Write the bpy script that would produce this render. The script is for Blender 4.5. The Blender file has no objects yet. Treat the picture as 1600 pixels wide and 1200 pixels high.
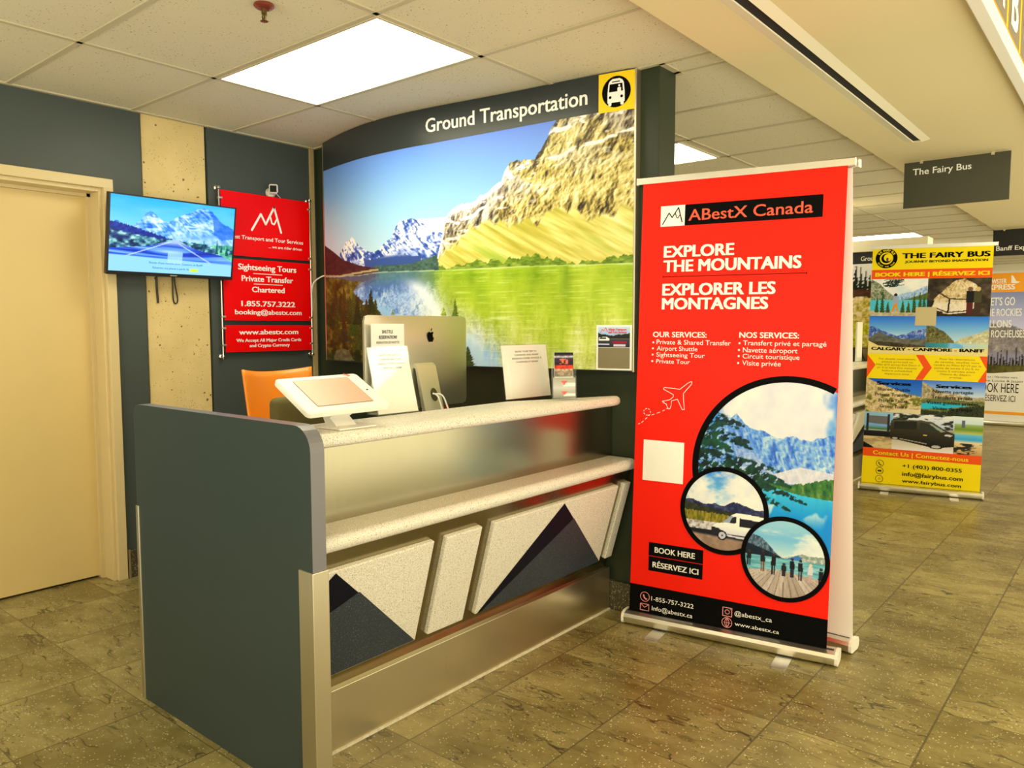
import bpy, bmesh, math, random
import numpy as np
from mathutils import Vector, Matrix

random.seed(7)
SC = bpy.context.scene
COL = SC.collection
PI = math.pi

# ------------------------------------------------------------------ camera, world, exposure
cam_d = bpy.data.cameras.new('camera')
cam = bpy.data.objects.new('camera', cam_d)
COL.objects.link(cam)
cam_d.sensor_width = 36.0
cam_d.lens = 36.0 * 1201.2 / 1600.0
cam_d.clip_start = 0.05
YAW, PITCH, ROLL = 0.689903, 0.0730183, 0.00226766
_f = Vector((-math.sin(YAW) * math.cos(PITCH), math.cos(YAW) * math.cos(PITCH), -math.sin(PITCH)))
_r = Vector((math.cos(YAW), math.sin(YAW), 0))
_d = _f.cross(_r)
_r2 = _r * math.cos(ROLL) + _d * math.sin(ROLL)
_d2 = -_r * math.sin(ROLL) + _d * math.cos(ROLL)
cam.matrix_world = Matrix(((_r2.x, -_d2.x, -_f.x, 0), (_r2.y, -_d2.y, -_f.y, 0), (_r2.z, -_d2.z, -_f.z, 1.4), (0, 0, 0, 1)))
SC.camera = cam

TINT = (1.0, 0.93, 0.72)            # the white point the surface colours are taken against
WARM = (1.0, 0.925, 0.645)          # colour of the ceiling lamps' light
LAMP = 9.0                         # radiance of the ceiling panels
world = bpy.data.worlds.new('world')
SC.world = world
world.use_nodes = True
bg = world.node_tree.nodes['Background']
# warm ambient surround for the unseen hall; lower half brightened to light the ceiling
_wn = world.node_tree
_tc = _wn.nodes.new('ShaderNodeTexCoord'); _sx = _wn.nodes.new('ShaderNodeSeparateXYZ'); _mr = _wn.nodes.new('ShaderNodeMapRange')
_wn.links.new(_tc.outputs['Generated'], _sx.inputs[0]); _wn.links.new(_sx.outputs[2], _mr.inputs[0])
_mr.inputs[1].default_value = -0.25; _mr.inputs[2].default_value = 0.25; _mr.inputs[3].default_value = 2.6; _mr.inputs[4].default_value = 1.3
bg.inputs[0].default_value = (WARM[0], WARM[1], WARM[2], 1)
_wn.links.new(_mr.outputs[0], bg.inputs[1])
SC.view_settings.view_transform = 'Standard'
SC.view_settings.look = 'None'
SC.view_settings.exposure = 0.42
SC.view_settings.gamma = 1.0
SC.view_settings.use_curve_mapping = False

# ------------------------------------------------------------------ colour and material helpers
def lin(c):
    c = c / 255.0
    return c / 12.92 if c <= 0.04045 else ((c + 0.055) / 1.055) ** 2.4

def D(r, g, b):
    """sRGB 0-255 as seen under the warm lamps -> the surface's own linear colour"""
    return tuple(min(0.92, lin(v) / t) for v, t in zip((r, g, b), TINT)) + (1.0,)

MATS = {}
def new_mat(name):
    m = bpy.data.materials.new(name)
    m.use_nodes = True
    MATS[name] = m
    nt = m.node_tree
    return m, nt, nt.nodes['Principled BSDF']

def mat(name, col, rough=0.5, metal=0.0, spec=0.5, noise=0.0, scale=40.0, bump=0.0, trans=0.0, ior=1.45, emit=0.0, coat=0.0):
    if name in MATS: return MATS[name]
    m, nt, b = new_mat(name)
    b.inputs['Base Color'].default_value = col
    b.inputs['Roughness'].default_value = rough
    b.inputs['Metallic'].default_value = metal
    b.inputs['Specular IOR Level'].default_value = spec
    b.inputs['Coat Weight'].default_value = coat
    b.inputs['Coat Roughness'].default_value = 0.1
    if trans:
        b.inputs['Transmission Weight'].default_value = trans
        b.inputs['IOR'].default_value = ior
    if emit:
        b.inputs['Emission Color'].default_value = col
        b.inputs['Emission Strength'].default_value = emit
    if noise or bump:
        tc = nt.nodes.new('ShaderNodeTexCoord')
        n = nt.nodes.new('ShaderNodeTexNoise')
        n.inputs['Scale'].default_value = scale
        n.inputs['Detail'].default_value = 4
        nt.links.new(tc.outputs['Object'], n.inputs['Vector'])
        if noise:
            mx = nt.nodes.new('ShaderNodeMix'); mx.data_type = 'RGBA'
            mx.inputs[6].default_value = tuple(c * (1 - noise) for c in col[:3]) + (1,)
            mx.inputs[7].default_value = tuple(min(0.95, c * (1 + noise)) for c in col[:3]) + (1,)
            nt.links.new(n.outputs['Fac'], mx.inputs[0])
            nt.links.new(mx.outputs[2], b.inputs['Base Color'])
        if bump:
            bp = nt.nodes.new('ShaderNodeBump')
            bp.inputs['Strength'].default_value = bump
            bp.inputs['Distance'].default_value = 0.004
            nt.links.new(n.outputs['Fac'], bp.inputs['Height'])
            nt.links.new(bp.outputs['Normal'], b.inputs['Normal'])
    return m

class NT:
    """small node-building helper"""
    def __init__(s, nt): s.nt = nt
    def n(s, t, **kw):
        x = s.nt.nodes.new('ShaderNode' + t)
        for k, v in kw.items(): setattr(x, k, v)
        return x
    def l(s, a, b): s.nt.links.new(a, b)
    def math(s, op, a, b=None):
        x = s.n('Math', operation=op)
        for i, v in enumerate((a, b)):
            if v is None: continue
            if isinstance(v, (int, float)): x.inputs[i].default_value = v
            else: s.l(v, x.inputs[i])
        return x.outputs[0]
    def mix(s, f, a, b):
        x = s.n('Mix', data_type='RGBA')
        for i, v in ((0, f), (6, a), (7, b)):
            if isinstance(v, (int, float)): x.inputs[i].default_value = v
            elif isinstance(v, tuple): x.inputs[i].default_value = v
            else: s.l(v, x.inputs[i])
        return x.outputs[2]
    def noise(s, vec, scale, detail=3, rough=0.5):
        x = s.n('TexNoise'); x.inputs['Scale'].default_value = scale
        x.inputs['Detail'].default_value = detail; x.inputs['Roughness'].default_value = rough
        s.l(vec, x.inputs['Vector']); return x.outputs['Fac']
    def ramp(s, f, a, b):
        x = s.n('MapRange', interpolation_type='SMOOTHSTEP')
        s.l(f, x.inputs[0]); x.inputs[1].default_value = a; x.inputs[2].default_value = b
        return x.outputs[0]
    def scalevec(s, vec, sc):
        x = s.n('Mapping'); x.inputs['Scale'].default_value = sc
        s.l(vec, x.inputs['Vector']); return x.outputs[0]

def floor_mat():
    m, nt, b = new_mat('slate floor tile'); N = NT(nt)
    g = N.n('NewGeometry').outputs['Position']
    sep = N.n('SeparateXYZ'); N.l(g, sep.inputs[0])
    T = 0.4525
    def line(o, off, w):
        fr = N.math('FRACT', N.math('DIVIDE', N.math('SUBTRACT', o, off), T))
        return N.math('LESS_THAN', N.math('MINIMUM', fr, N.math('SUBTRACT', 1.0, fr)), w / T)
    gx = line(sep.outputs[0], -4.14 - 4 * T, 0.0035)
    gy = line(sep.outputs[1], 1.27 - 20 * T, 0.0022)
    grout = N.math('MAXIMUM', gx, gy)
    # per-tile value
    cx = N.math('FLOOR', N.math('DIVIDE', N.math('SUBTRACT', sep.outputs[0], -4.14 - 4 * T), T))
    cy = N.math('FLOOR', N.math('DIVIDE', N.math('SUBTRACT', sep.outputs[1], 1.27 - 20 * T), T))
    cv = N.n('CombineXYZ'); N.l(cx, cv.inputs[0]); N.l(cy, cv.inputs[1])
    wn = N.n('TexWhiteNoise'); N.l(cv.outputs[0], wn.inputs['Vector'])
    off = N.n('VectorMath', operation='MULTIPLY_ADD'); N.l(wn.outputs['Color'], off.inputs[0])
    off.inputs[1].default_value = (5, 5, 5); N.l(g, off.inputs[2])
    cloud = N.noise(off.outputs[0], 3.5, 5, 0.6)
    fine = N.noise(g, 60, 3)
    st = N.scalevec(off.outputs[0], (1.0, 3.0, 1))
    cl = N.noise(st, 2.2, 3, 0.55)
    crack = N.math('ABSOLUTE', N.math('SUBTRACT', cl, 0.5))
    crackm = N.math('SUBTRACT', 1.0, N.ramp(crack, 0.0, 0.014))
    gate = N.ramp(N.noise(off.outputs[0], 5.0, 2), 0.44, 0.58)
    crackm = N.math('MULTIPLY', crackm, gate)
    cl2 = N.noise(N.scalevec(off.outputs[0], (1.6, 4.6, 1)), 3.4, 4, 0.6)
    crack2 = N.math('SUBTRACT', 1.0, N.ramp(N.math('ABSOLUTE', N.math('SUBTRACT', cl2, 0.52)), 0.0, 0.016))
    crackm = N.math('MAXIMUM', crackm, N.math('MULTIPLY', crack2, N.ramp(N.noise(off.outputs[0], 7.0, 2), 0.5, 0.6)))
    streak = N.ramp(cl2, 0.50, 0.72)
    base = N.mix(N.ramp(cloud, 0.3, 0.72), D(116, 100, 46), D(172, 155, 92))
    base = N.mix(N.math('MULTIPLY', fine, 0.35), base, D(92, 80, 44))
    base = N.mix(N.math('MULTIPLY', streak, 0.6), base, D(82, 68, 28))
    tone = N.math('MULTIPLY', wn.outputs['Value'], 0.22)
    base = N.mix(tone, base, D(88, 77, 44))
    sp = N.n('TexVoronoi'); sp.inputs['Scale'].default_value = 95; N.l(g, sp.inputs['Vector'])
    spk = N.math('MULTIPLY', N.math('LESS_THAN', sp.outputs['Distance'], 0.24), N.math('GREATER_THAN', N.noise(g, 31, 2), 0.52))
    base = N.mix(N.math('MULTIPLY', spk, 0.62), base, D(226, 214, 160))
    base = N.mix(N.math('MULTIPLY', crackm, 0.85), base, D(48, 38, 16))
    base = N.mix(N.math('MULTIPLY', grout, 0.8), base, D(82, 70, 40))
    N.l(base, b.inputs['Base Color'])
    hgt = N.math('SUBTRACT', N.math('ADD', N.math('MULTIPLY', cl, 0.9), N.math('MULTIPLY', cloud, 0.7)), N.math('ADD', N.math('MULTIPLY', crackm, 0.12), N.math('MULTIPLY', grout, 0.3)))
    bp = N.n('Bump'); bp.inputs['Strength'].default_value = 0.35; bp.inputs['Distance'].default_value = 0.012
    N.l(hgt, bp.inputs['Height']); N.l(bp.outputs[0], b.inputs['Normal'])
    b.inputs['Roughness'].default_value = 0.33
    b.inputs['Specular IOR Level'].default_value = 0.42
    return m

def tile_mat():
    m, nt, b = new_mat('mineral ceiling tile'); N = NT(nt)
    g = N.n('NewGeometry').outputs['Position']
    n1 = N.noise(g, 95, 2); n2 = N.noise(g, 14, 2)
    pit = N.ramp(n1, 0.635, 0.70)
    fine = N.noise(g, 260, 2)
    base = N.mix(fine, D(206, 190, 148), D(232, 217, 176))
    base = N.mix(N.math('MULTIPLY', pit, N.ramp(n2, 0.35, 0.6)), base, D(120, 102, 70))
    N.l(base, b.inputs['Base Color'])
    bp = N.n('Bump'); bp.inputs['Strength'].default_value = 0.25; bp.inputs['Distance'].default_value = 0.003
    N.l(N.math('SUBTRACT', fine, N.math('MULTIPLY', pit, 2.0)), bp.inputs['Height']); N.l(bp.outputs[0], b.inputs['Normal'])
    b.inputs['Roughness'].default_value = 0.9
    b.inputs['Specular IOR Level'].default_value = 0.1
    return m

def concrete_mat():
    m, nt, b = new_mat('cast concrete'); N = NT(nt)
    g = N.n('NewGeometry').outputs['Position']
    v = N.n('TexVoronoi'); v.inputs['Scale'].default_value = 26; N.l(g, v.inputs['Vector'])
    sz = N.noise(g, 31, 1)
    hole = N.math('LESS_THAN', v.outputs['Distance'], N.math('MULTIPLY', N.ramp(sz, 0.42, 0.75), 0.25))
    v2 = N.n('TexVoronoi'); v2.inputs['Scale'].default_value = 75; N.l(g, v2.inputs['Vector'])
    hole = N.math('MAXIMUM', hole, N.math('MULTIPLY', N.math('LESS_THAN', v2.outputs['Distance'], 0.16), N.math('GREATER_THAN', N.noise(g, 17, 2), 0.52)))
    base = N.mix(N.noise(g, 6, 5, 0.6), D(208, 178, 106), D(238, 208, 136))
    base = N.mix(N.math('MULTIPLY', N.noise(g, 180, 2), 0.3), base, D(176, 150, 96))
    base = N.mix(N.math('MULTIPLY', hole, 0.85), base, D(84, 62, 28))
    N.l(base, b.inputs['Base Color'])
    bp = N.n('Bump'); bp.inputs['Strength'].default_value = 0.4; bp.inputs['Distance'].default_value = 0.006
    N.l(N.math('SUBTRACT', 1.0, hole), bp.inputs['Height']); N.l(bp.outputs[0], b.inputs['Normal'])
    b.inputs['Roughness'].default_value = 0.85
    return m

def speckle_mat(name, a, bcol, c, scale=420, rough=0.4):
    m, nt, b = new_mat(name); N = NT(nt)
    g = N.n('TexCoord').outputs['Object']
    n = N.noise(g, scale, 2, 0.6); n2 = N.noise(g, scale * 0.55, 2, 0.6)
    base = N.mix(N.ramp(n, 0.35, 0.65), a, bcol)
    base = N.mix(N.ramp(n2, 0.60, 0.66), base, c)
    N.l(base, b.inputs['Base Color'])
    b.inputs['Roughness'].default_value = rough
    return m

def steel_mat(name, col, rough=0.3, sx=(1, 1, 60)):
    m, nt, b = new_mat(name); N = NT(nt)
    g = N.n('TexCoord').outputs['Object']
    n = N.noise(N.scalevec(g, sx), 3, 4, 0.6)
    n2 = N.noise(g, 2.5, 3)
    r = N.math('ADD', N.math('MULTIPLY', n, 0.10), N.math('ADD', N.math('MULTIPLY', n2, 0.10), rough - 0.10))
    N.l(r, b.inputs['Roughness'])
    b.inputs['Base Color'].default_value = col
    b.inputs['Metallic'].default_value = 1.0
    b.inputs['Anisotropic'].default_value = 0.35
    return m

def print_mat(name, rough=0.42, emit=0.0, spec=0.15):
    """a printed picture: the ink colours sit in the mesh's own colour attribute"""
    m, nt, b = new_mat(name); N = NT(nt)
    a = N.n('Attribute'); a.attribute_name = 'ink'
    b.inputs['Roughness'].default_value = rough
    b.inputs['Specular IOR Level'].default_value = spec
    if emit:
        b.inputs['Base Color'].default_value = (0.01, 0.01, 0.01, 1)
        N.l(a.outputs['Color'], b.inputs['Emission Color'])
        b.inputs['Emission Strength'].default_value = emit
    else:
        N.l(a.outputs['Color'], b.inputs['Base Color'])
    return m

def lamp_mat(name, col, strength):
    m, nt, b = new_mat(name)
    b.inputs['Base Color'].default_value = (0.8, 0.8, 0.8, 1)
    b.inputs['Emission Color'].default_value = col
    b.inputs['Emission Strength'].default_value = strength
    return m

M_FLOOR = floor_mat(); M_TILE = tile_mat(); M_CONC = concrete_mat()
M_PAINT = mat('slate wall paint', D(70, 75, 66), 0.42, spec=0.3, noise=0.06, scale=3.0)
M_PAINT2 = mat('dark green grey paint', D(44, 50, 31), 0.40, spec=0.3, noise=0.05, scale=3.0)
M_SLATE = mat('slate laminate', D(54, 62, 55), 0.36, spec=0.25, noise=0.04, scale=4.0)
M_EDGE = mat('grey laminate edge band', D(112, 108, 104), 0.35)
M_DOOR = mat('tan door paint', D(212, 182, 112), 0.36, noise=0.03, scale=5.0)
M_FRAME = mat('tan frame paint', D(210, 184, 124), 0.38)
M_TBAR = mat('ceiling grid bar', D(192, 176, 134), 0.6)
M_SOFF = mat('cream soffit paint', D(224, 203, 146), 0.65, noise=0.02, scale=1.5)
M_CREAM = mat('cream paint', D(232, 218, 176), 0.6)
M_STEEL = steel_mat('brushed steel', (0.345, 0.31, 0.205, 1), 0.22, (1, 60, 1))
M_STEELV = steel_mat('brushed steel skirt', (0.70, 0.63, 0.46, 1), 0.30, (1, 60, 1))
M_STEELT = steel_mat('satin steel trim', (0.70, 0.64, 0.49, 1), 0.38, (60, 60, 1))
M_ALU = steel_mat('satin aluminium', (0.82, 0.80, 0.76, 1), 0.32, (1, 1, 40))
M_CHROME = mat('polished chrome', (0.8, 0.78, 0.74, 1), 0.12, 1.0)
M_SOLID = speckle_mat('speckled solid surface', D(196, 184, 152), D(246, 236, 208), D(150, 134, 100), 420, 0.32)
M_GRANITE = speckle_mat('dark granite base', D(52, 46, 32), D(78, 70, 48), D(170, 156, 110), 260, 0.3)
M_NAVY = speckle_mat('speckled navy laminate', D(32, 39, 43), D(50, 58, 62), D(96, 102, 104), 430, 0.45)
M_NAVYD = mat('dark navy laminate', D(11, 12, 24), 0.45, spec=0.15)
M_WHITE = mat('white plastic', D(238, 227, 198), 0.4)
M_PAPER = mat('white paper', D(250, 243, 224), 0.7)
M_BLACK = mat('black plastic', D(16, 16, 18), 0.35)
M_DARK = mat('dark recess', D(12, 11, 10), 0.8)
M_GRAPHIC_BLACK = mat('black ink', D(9, 8, 7), 0.55, spec=0.05)
M_GRAPHIC_WHITE = mat('white ink', D(255, 248, 228), 0.45)
M_RED = mat('red banner vinyl', D(248, 28, 4), 0.42, spec=0.18, noise=0.02, scale=2.0)
M_SIGNRED = mat('red acrylic', D(236, 8, 8), 0.25, spec=0.15)
M_ORED = mat('orange red ink', D(240, 84, 48), 0.45)
M_YEL = mat('yellow banner vinyl', D(252, 214, 4), 0.42, spec=0.15)
M_YELSIGN = mat('yellow sign face', D(246, 204, 8), 0.35)
M_ORANGE = mat('orange banner ink', D(240, 82, 16), 0.42, spec=0.15)
def acrylic_mat():
    m, nt, b = new_mat('clear acrylic'); N = NT(nt)
    tr = N.n('BsdfTransparent'); tr.inputs[0].default_value = (0.97, 0.98, 0.97, 1)
    gl = N.n('BsdfGlossy'); gl.inputs['Roughness'].default_value = 0.05
    fr = N.n('LayerWeight'); fr.inputs[0].default_value = 0.5
    mx = N.n('MixShader'); N.l(N.math('ADD', N.math('MULTIPLY', N.math('POWER', fr.outputs['Facing'], 4.0), 0.30), 0.03), mx.inputs[0]); N.l(tr.outputs[0], mx.inputs[1]); N.l(gl.outputs[0], mx.inputs[2])
    N.l(mx.outputs[0], nt.nodes['Material Output'].inputs['Surface'])
    return m
M_GLASS = acrylic_mat()
M_SIGNGREY = mat('dark grey sign', D(62, 60, 40), 0.35)
M_SIGNBLACK = mat('near black sign', D(20, 21, 22), 0.35)
M_HEADER = mat('slate sign header', D(48, 52, 48), 0.32, spec=0.35)
M_LAMP = lamp_mat('lamp diffuser', (WARM[0], WARM[1], WARM[2], 1), LAMP)
M_PRINT = print_mat('printed picture')
M_BACKLIT = print_mat('printed mural film', 0.35, spec=0.2)
M_SCREEN = print_mat('television picture', 0.15, emit=0.95)
M_ORSEAT = mat('orange moulded plastic', D(248, 140, 30), 0.35)
M_OLIVE = mat('olive fabric', D(104, 92, 46), 0.9, noise=0.25, scale=300, bump=0.4)
M_WBACK = mat('white banner reverse', D(252, 246, 226), 0.6)
M_CABLEW = mat('white cable', D(240, 232, 208), 0.4)
M_BEIGE = mat('beige wall trim', D(178, 152, 96), 0.6, noise=0.15, scale=30)

# ------------------------------------------------------------------ mesh helpers
def mesh_obj(name, verts, faces, m, parent=None, smooth=False, fm=None):
    me = bpy.data.meshes.new(name)
    me.from_pydata([tuple(v) for v in verts], [], faces)
    for x in (m if isinstance(m, (list, tuple)) else [m]): me.materials.append(x)
    if fm is not None: me.polygons.foreach_set('material_index', fm)
    if smooth: me.polygons.foreach_set('use_smooth', [True] * len(me.polygons))
    me.update()
    o = bpy.data.objects.new(name, me)
    COL.objects.link(o)
    adopt(o, parent)
    return o

def adopt(o, parent):
    if parent is not None:
        o.parent = parent
        if parent.type == 'EMPTY':
            o.matrix_parent_inverse = Matrix.Translation(-parent.location)

class MB:
    """collects shapes into one mesh, in world coordinates"""
    def __init__(s): s.v = []; s.f = []; s.m = []
    def add(s, vs, fs, mi=0):
        k = len(s.v); s.v += [tuple(v) for v in vs]
        s.f += [[i + k for i in f] for f in fs]; s.m += [mi] * len(fs); return s
    def bm(s, bm, mi=0):
        bm.verts.index_update()
        s.add([v.co.copy() for v in bm.verts], [[v.index for v in f.verts] for f in bm.faces], mi); bm.free(); return s
    def box(s, lo, hi, bev=0.0, mi=0, seg=2, rot=None):
        bm = bmesh.new(); bmesh.ops.create_cube(bm, size=1)
        c = [(a + b) / 2 for a, b in zip(lo, hi)]; d = [abs(b - a) for a, b in zip(lo, hi)]
        for v in bm.verts: v.co = Vector((v.co.x * d[0], v.co.y * d[1], v.co.z * d[2]))
        if bev: bmesh.ops.bevel(bm, geom=bm.edges[:] , offset=min(bev, min(d) * 0.49), segments=seg, profile=0.5, affect='EDGES')
        for v in bm.verts:
            if rot is not None: v.co = rot @ v.co
            v.co += Vector(c)
        return s.bm(bm, mi)
    def tube(s, pts, r, n=10, mi=0, cap=True):
        pts = [Vector(p) for p in pts]; rings = []; prev = None
        rr = r if isinstance(r, (list, tuple)) else [r] * len(pts)
        for i, p in enumerate(pts):
            t = (pts[min(i + 1, len(pts) - 1)] - pts[max(i - 1, 0)]).normalized()
            if prev is None:
                a = Vector((0, 0, 1)) if abs(t.z) < 0.9 else Vector((1, 0, 0)); u = t.cross(a).normalized()
            else: u = (prev - t * prev.dot(t)).normalized()
            prev = u; w = t.cross(u)
            rings.append([p + (u * math.cos(2 * PI * k / n) + w * math.sin(2 * PI * k / n)) * rr[i] for k in range(n)])
        vs = [q for g in rings for q in g]; fs = []
        for i in range(len(rings) - 1):
            for k in range(n):
                a = i * n + k; b = i * n + (k + 1) % n
                fs.append([a, b, b + n, a + n])
        if cap: fs += [list(range(n))[::-1], [(len(rings) - 1) * n + k for k in range(n)]]
        return s.add(vs, fs, mi)
    def cyl(s, p0, p1, r, n=20, mi=0): return s.tube([p0, p1], r, n, mi)
    def prism(s, poly, lo, hi, f, mi=0):
        """extrude a 2-D outline between depths lo and hi; f(u, v, d) gives the world point"""
        n = len(poly)
        vs = [f(u, v, lo) for u, v in poly] + [f(u, v, hi) for u, v in poly]
        fs = [list(range(n))[::-1], list(range(n, 2 * n))] + [[i, (i + 1) % n, (i + 1) % n + n, i + n] for i in range(n)]
        return s.add(vs, fs, mi)
    def build(s, name, m, parent=None, smooth=False):
        o = mesh_obj(name, s.v, s.f, m, parent, smooth, s.m)
        return o

def thing(name, label, cat, loc=(0, 0, 0), group=None):
    o = bpy.data.objects.new(name, None); COL.objects.link(o)
    o.location = loc; o.empty_display_size = 0.1
    return tag(o, label, cat, group)
def tag(o, label, cat, group=None):
    o['label'] = label; o['category'] = cat
    if group: o['group'] = group
    return o
def struct(o):
    o['kind'] = 'structure'; return o
def sroot(name, loc=(0, 0, 0)):
    o = bpy.data.objects.new(name, None); COL.objects.link(o); o.location = loc; o['kind'] = 'structure'; return o
def shade(o, ang=0.6):
    o.data.polygons.foreach_set('use_smooth', [True] * len(o.data.polygons))
    try: o.data.set_sharp_from_angle(angle=ang)
    except Exception: pass
    return o

# ------------------------------------------------------------------ flat graphics: sheets, strokes, lettering, painted pictures
def rect(u0, v0, u1, v1): return [(u0, v0), (u1, v0), (u1, v1), (u0, v1)]
def circle(cu, cv, r, n=48, a0=0.0, a1=2 * PI, rv=None):
    rv = r if rv is None else rv
    return [(cu + r * math.cos(a0 + (a1 - a0) * k / n), cv + rv * math.sin(a0 + (a1 - a0) * k / n)) for k in range(n if abs(a1 - a0 - 2 * PI) < 1e-6 else n + 1)]

class Ink:
    """flat printed shapes on the surface F(u, v, d)"""
    def __init__(s, F): s.F = F; s.mb = MB(); s.cuts = []
    def poly(s, pts, d=0.001, mi=0):
        # triangulated fill, so that concave outlines are filled right
        from mathutils.geometry import tessellate_polygon
        tris = tessellate_polygon([[Vector((u, v, 0)) for u, v in pts]])
        vs = [s.F(u, v, d) for u, v in pts]; fs = []
        for t in tris:
            (ax, ay), (bx, by), (cx, cy) = (pts[i] for i in t)
            fs.append(list(t) if (bx - ax) * (cy - ay) - (by - ay) * (cx - ax) > 0 else list(t)[::-1])
        s.mb.add(vs, fs, mi); return s
    def ring(s, cu, cv, r0, r1, d=0.001, n=64, mi=0, rv=1.0, clip=None):
        a = circle(0, 0, 1, n); vs = []; fs = []
        for x, y in a:
            for r in (r0, r1):
                u, v = cu + x * r, cv + y * r * rv
                if clip: u = min(max(u, clip[0]), clip[1])
                vs.append(s.F(u, v, d))
        for k in range(n):
            j = (k + 1) % n; fs.append([2 * k, 2 * k + 1, 2 * j + 1, 2 * j])
        s.mb.add(vs, fs, mi); return s
    def stroke(s, pts, w, d=0.001, mi=0, closed=False, rnd=True):
        P = list(pts) + ([pts[0]] if closed else [])
        for (a, b), (c, e) in zip(P[:-1], P[1:]):
            L = math.hypot(c - a, e - b)
            if L < 1e-6: continue
            nx, ny = -(e - b) / L * w / 2, (c - a) / L * w / 2
            s.mb.add([s.F(a + nx, b + ny, d), s.F(a - nx, b - ny, d), s.F(c - nx, e - ny, d), s.F(c + nx, e + ny, d)], [[0, 1, 2, 3]], mi)
        if rnd and w > 0.003:
            for a, b in P: s.poly(circle(a, b, w / 2, 8), d * 1.03, mi)
        return s
    def text(s, body, u0, u1, vb, vt, bold=0.0, d=0.001, mi=0, slant=0.0):
        vs, fs, w = glyphs(body, 0.0)
        if not len(vs): return s
        x0, x1 = w; k = (u1 - u0) / (x1 - x0); kv = (vt - vb) / 0.682
        # heavier weights by striking the letters several times, slightly apart
        e = bold * 1.15
        for j, (ex, ey) in enumerate([(0, 0)] if bold < 0.004 else [(-e, -e * .4), (e, -e * .4), (-e, e * .4), (e, e * .4)] + ([(0, 0)] if bold > .012 else [])):
            s.mb.add([s.F(u0 + (x - x0 + slant * y + ex) * k, vb + (y + ey) * kv, d + .00025 * j) for x, y in vs], fs, mi)
        return s
    def cut(s): s.cuts.append((len(s.mb.v), len(s.mb.f))); return s
    def build(s, name, m, parent=None):
        if not s.cuts: return s.mb.build(name, m, parent)
        # one mesh per piece between the cuts
        C = [(0, 0)] + s.cuts + [(len(s.mb.v), len(s.mb.f))]; o = None
        for (v0, f0), (v1, f1) in zip(C[:-1], C[1:]):
            if f1 > f0: o = mesh_obj(name, s.mb.v[v0:v1], [[i - v0 for i in f] for f in s.mb.f[f0:f1]], m, parent, False, s.mb.m[f0:f1])
        return o

def glyphs(body, bold):
    c = bpy.data.curves.new('glyphs', 'FONT'); c.body = body; c.offset = bold; c.resolution_u = 3
    o = bpy.data.objects.new('glyphs', c); COL.objects.link(o)
    dg = bpy.context.evaluated_depsgraph_get(); dg.update()
    me = bpy.data.meshes.new_from_object(o.evaluated_get(dg))
    vs = [(v.co.x, v.co.y) for v in me.vertices]; fs = []
    for p in me.polygons:
        q = list(p.vertices)
        if p.normal.z < 0: q = q[::-1]
        fs.append(q)
    bpy.data.objects.remove(o); bpy.data.curves.remove(c); bpy.data.meshes.remove(me)
    xs = [v[0] for v in vs] or [0, 1]
    return vs, fs, (min(xs), max(xs))

# --- numpy picture painter -----------------------------------------------------------
def vnoise(x, y, seed=0):
    xi = np.floor(x).astype(np.int64); yi = np.floor(y).astype(np.int64); xf = x - xi; yf = y - yi
    def h(a, b):
        n = (a * 374761393 + b * 668265263 + seed * 1442695041) & 0x7fffffff
        n = ((n ^ (n >> 13)) * 1274126177) & 0x7fffffff
        return ((n ^ (n >> 16)) & 0xffff) / 65535.0
    u = xf * xf * (3 - 2 * xf); v = yf * yf * (3 - 2 * yf)
    return (h(xi, yi) * (1 - u) + h(xi + 1, yi) * u) * (1 - v) + (h(xi, yi + 1) * (1 - u) + h(xi + 1, yi + 1) * u) * v
def fbm(x, y, o=4, seed=0):
    r = 0; a = 0.5; t = 0
    for k in range(o):
        r = r + a * vnoise(x * 2 ** k, y * 2 ** k, seed + k * 17); t += a; a *= 0.55
    return r / t
def sm(a, b, x):
    t = np.clip((x - a) / (b - a), 0, 1); return t * t * (3 - 2 * t)
def mixc(img, m, col):
    col = np.asarray(col, float)
    return img * (1 - m[..., None]) + (col if col.ndim == 3 else col[None, None, :]) * m[..., None]
def grad(t, *stops):
    """stops: (position, (r, g, b))"""
    p = [q[0] for q in stops]
    return np.stack([np.interp(t, p, [q[1][k] for q in stops]) for k in range(3)], -1)
def line_at(s, pts): return np.interp(s, [p[0] for p in pts], [p[1] for p in pts])
def inpoly(S, T, pts):
    r = np.zeros(S.shape, bool); n = len(pts)
    for i in range(n):
        (x0, y0), (x1, y1) = pts[i], pts[(i + 1) % n]
        if y0 == y1: continue
        r ^= ((y0 > T) != (y1 > T)) & (S < (x1 - x0) * (T - y0) / (y1 - y0) + x0)
    return r.astype(float)
def conifer(img, S, T, s0, t0, h, w, col, seed=0, asp=1.0):
    y = (T - t0) / h; ok = (y > 0) & (y < 1)
    jag = 0.55 + 0.45 * np.abs(((y * 9 + seed * 0.37) % 1.0) - 0.0)
    half = w * (1 - y) * jag * 0.5 + w * 0.03
    m = (ok & (np.abs(S - s0 + 0.1 * w * (vnoise(T * 90 / h * 0.1, S * 0 + seed, seed) - .5)) < half)).astype(float)
    n = vnoise(S * 260 + seed, T * 260 * asp, seed)
    return mixc(img, m, np.asarray(col, float)[None, None, :] * (0.6 + 0.8 * n[..., None]))

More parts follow.
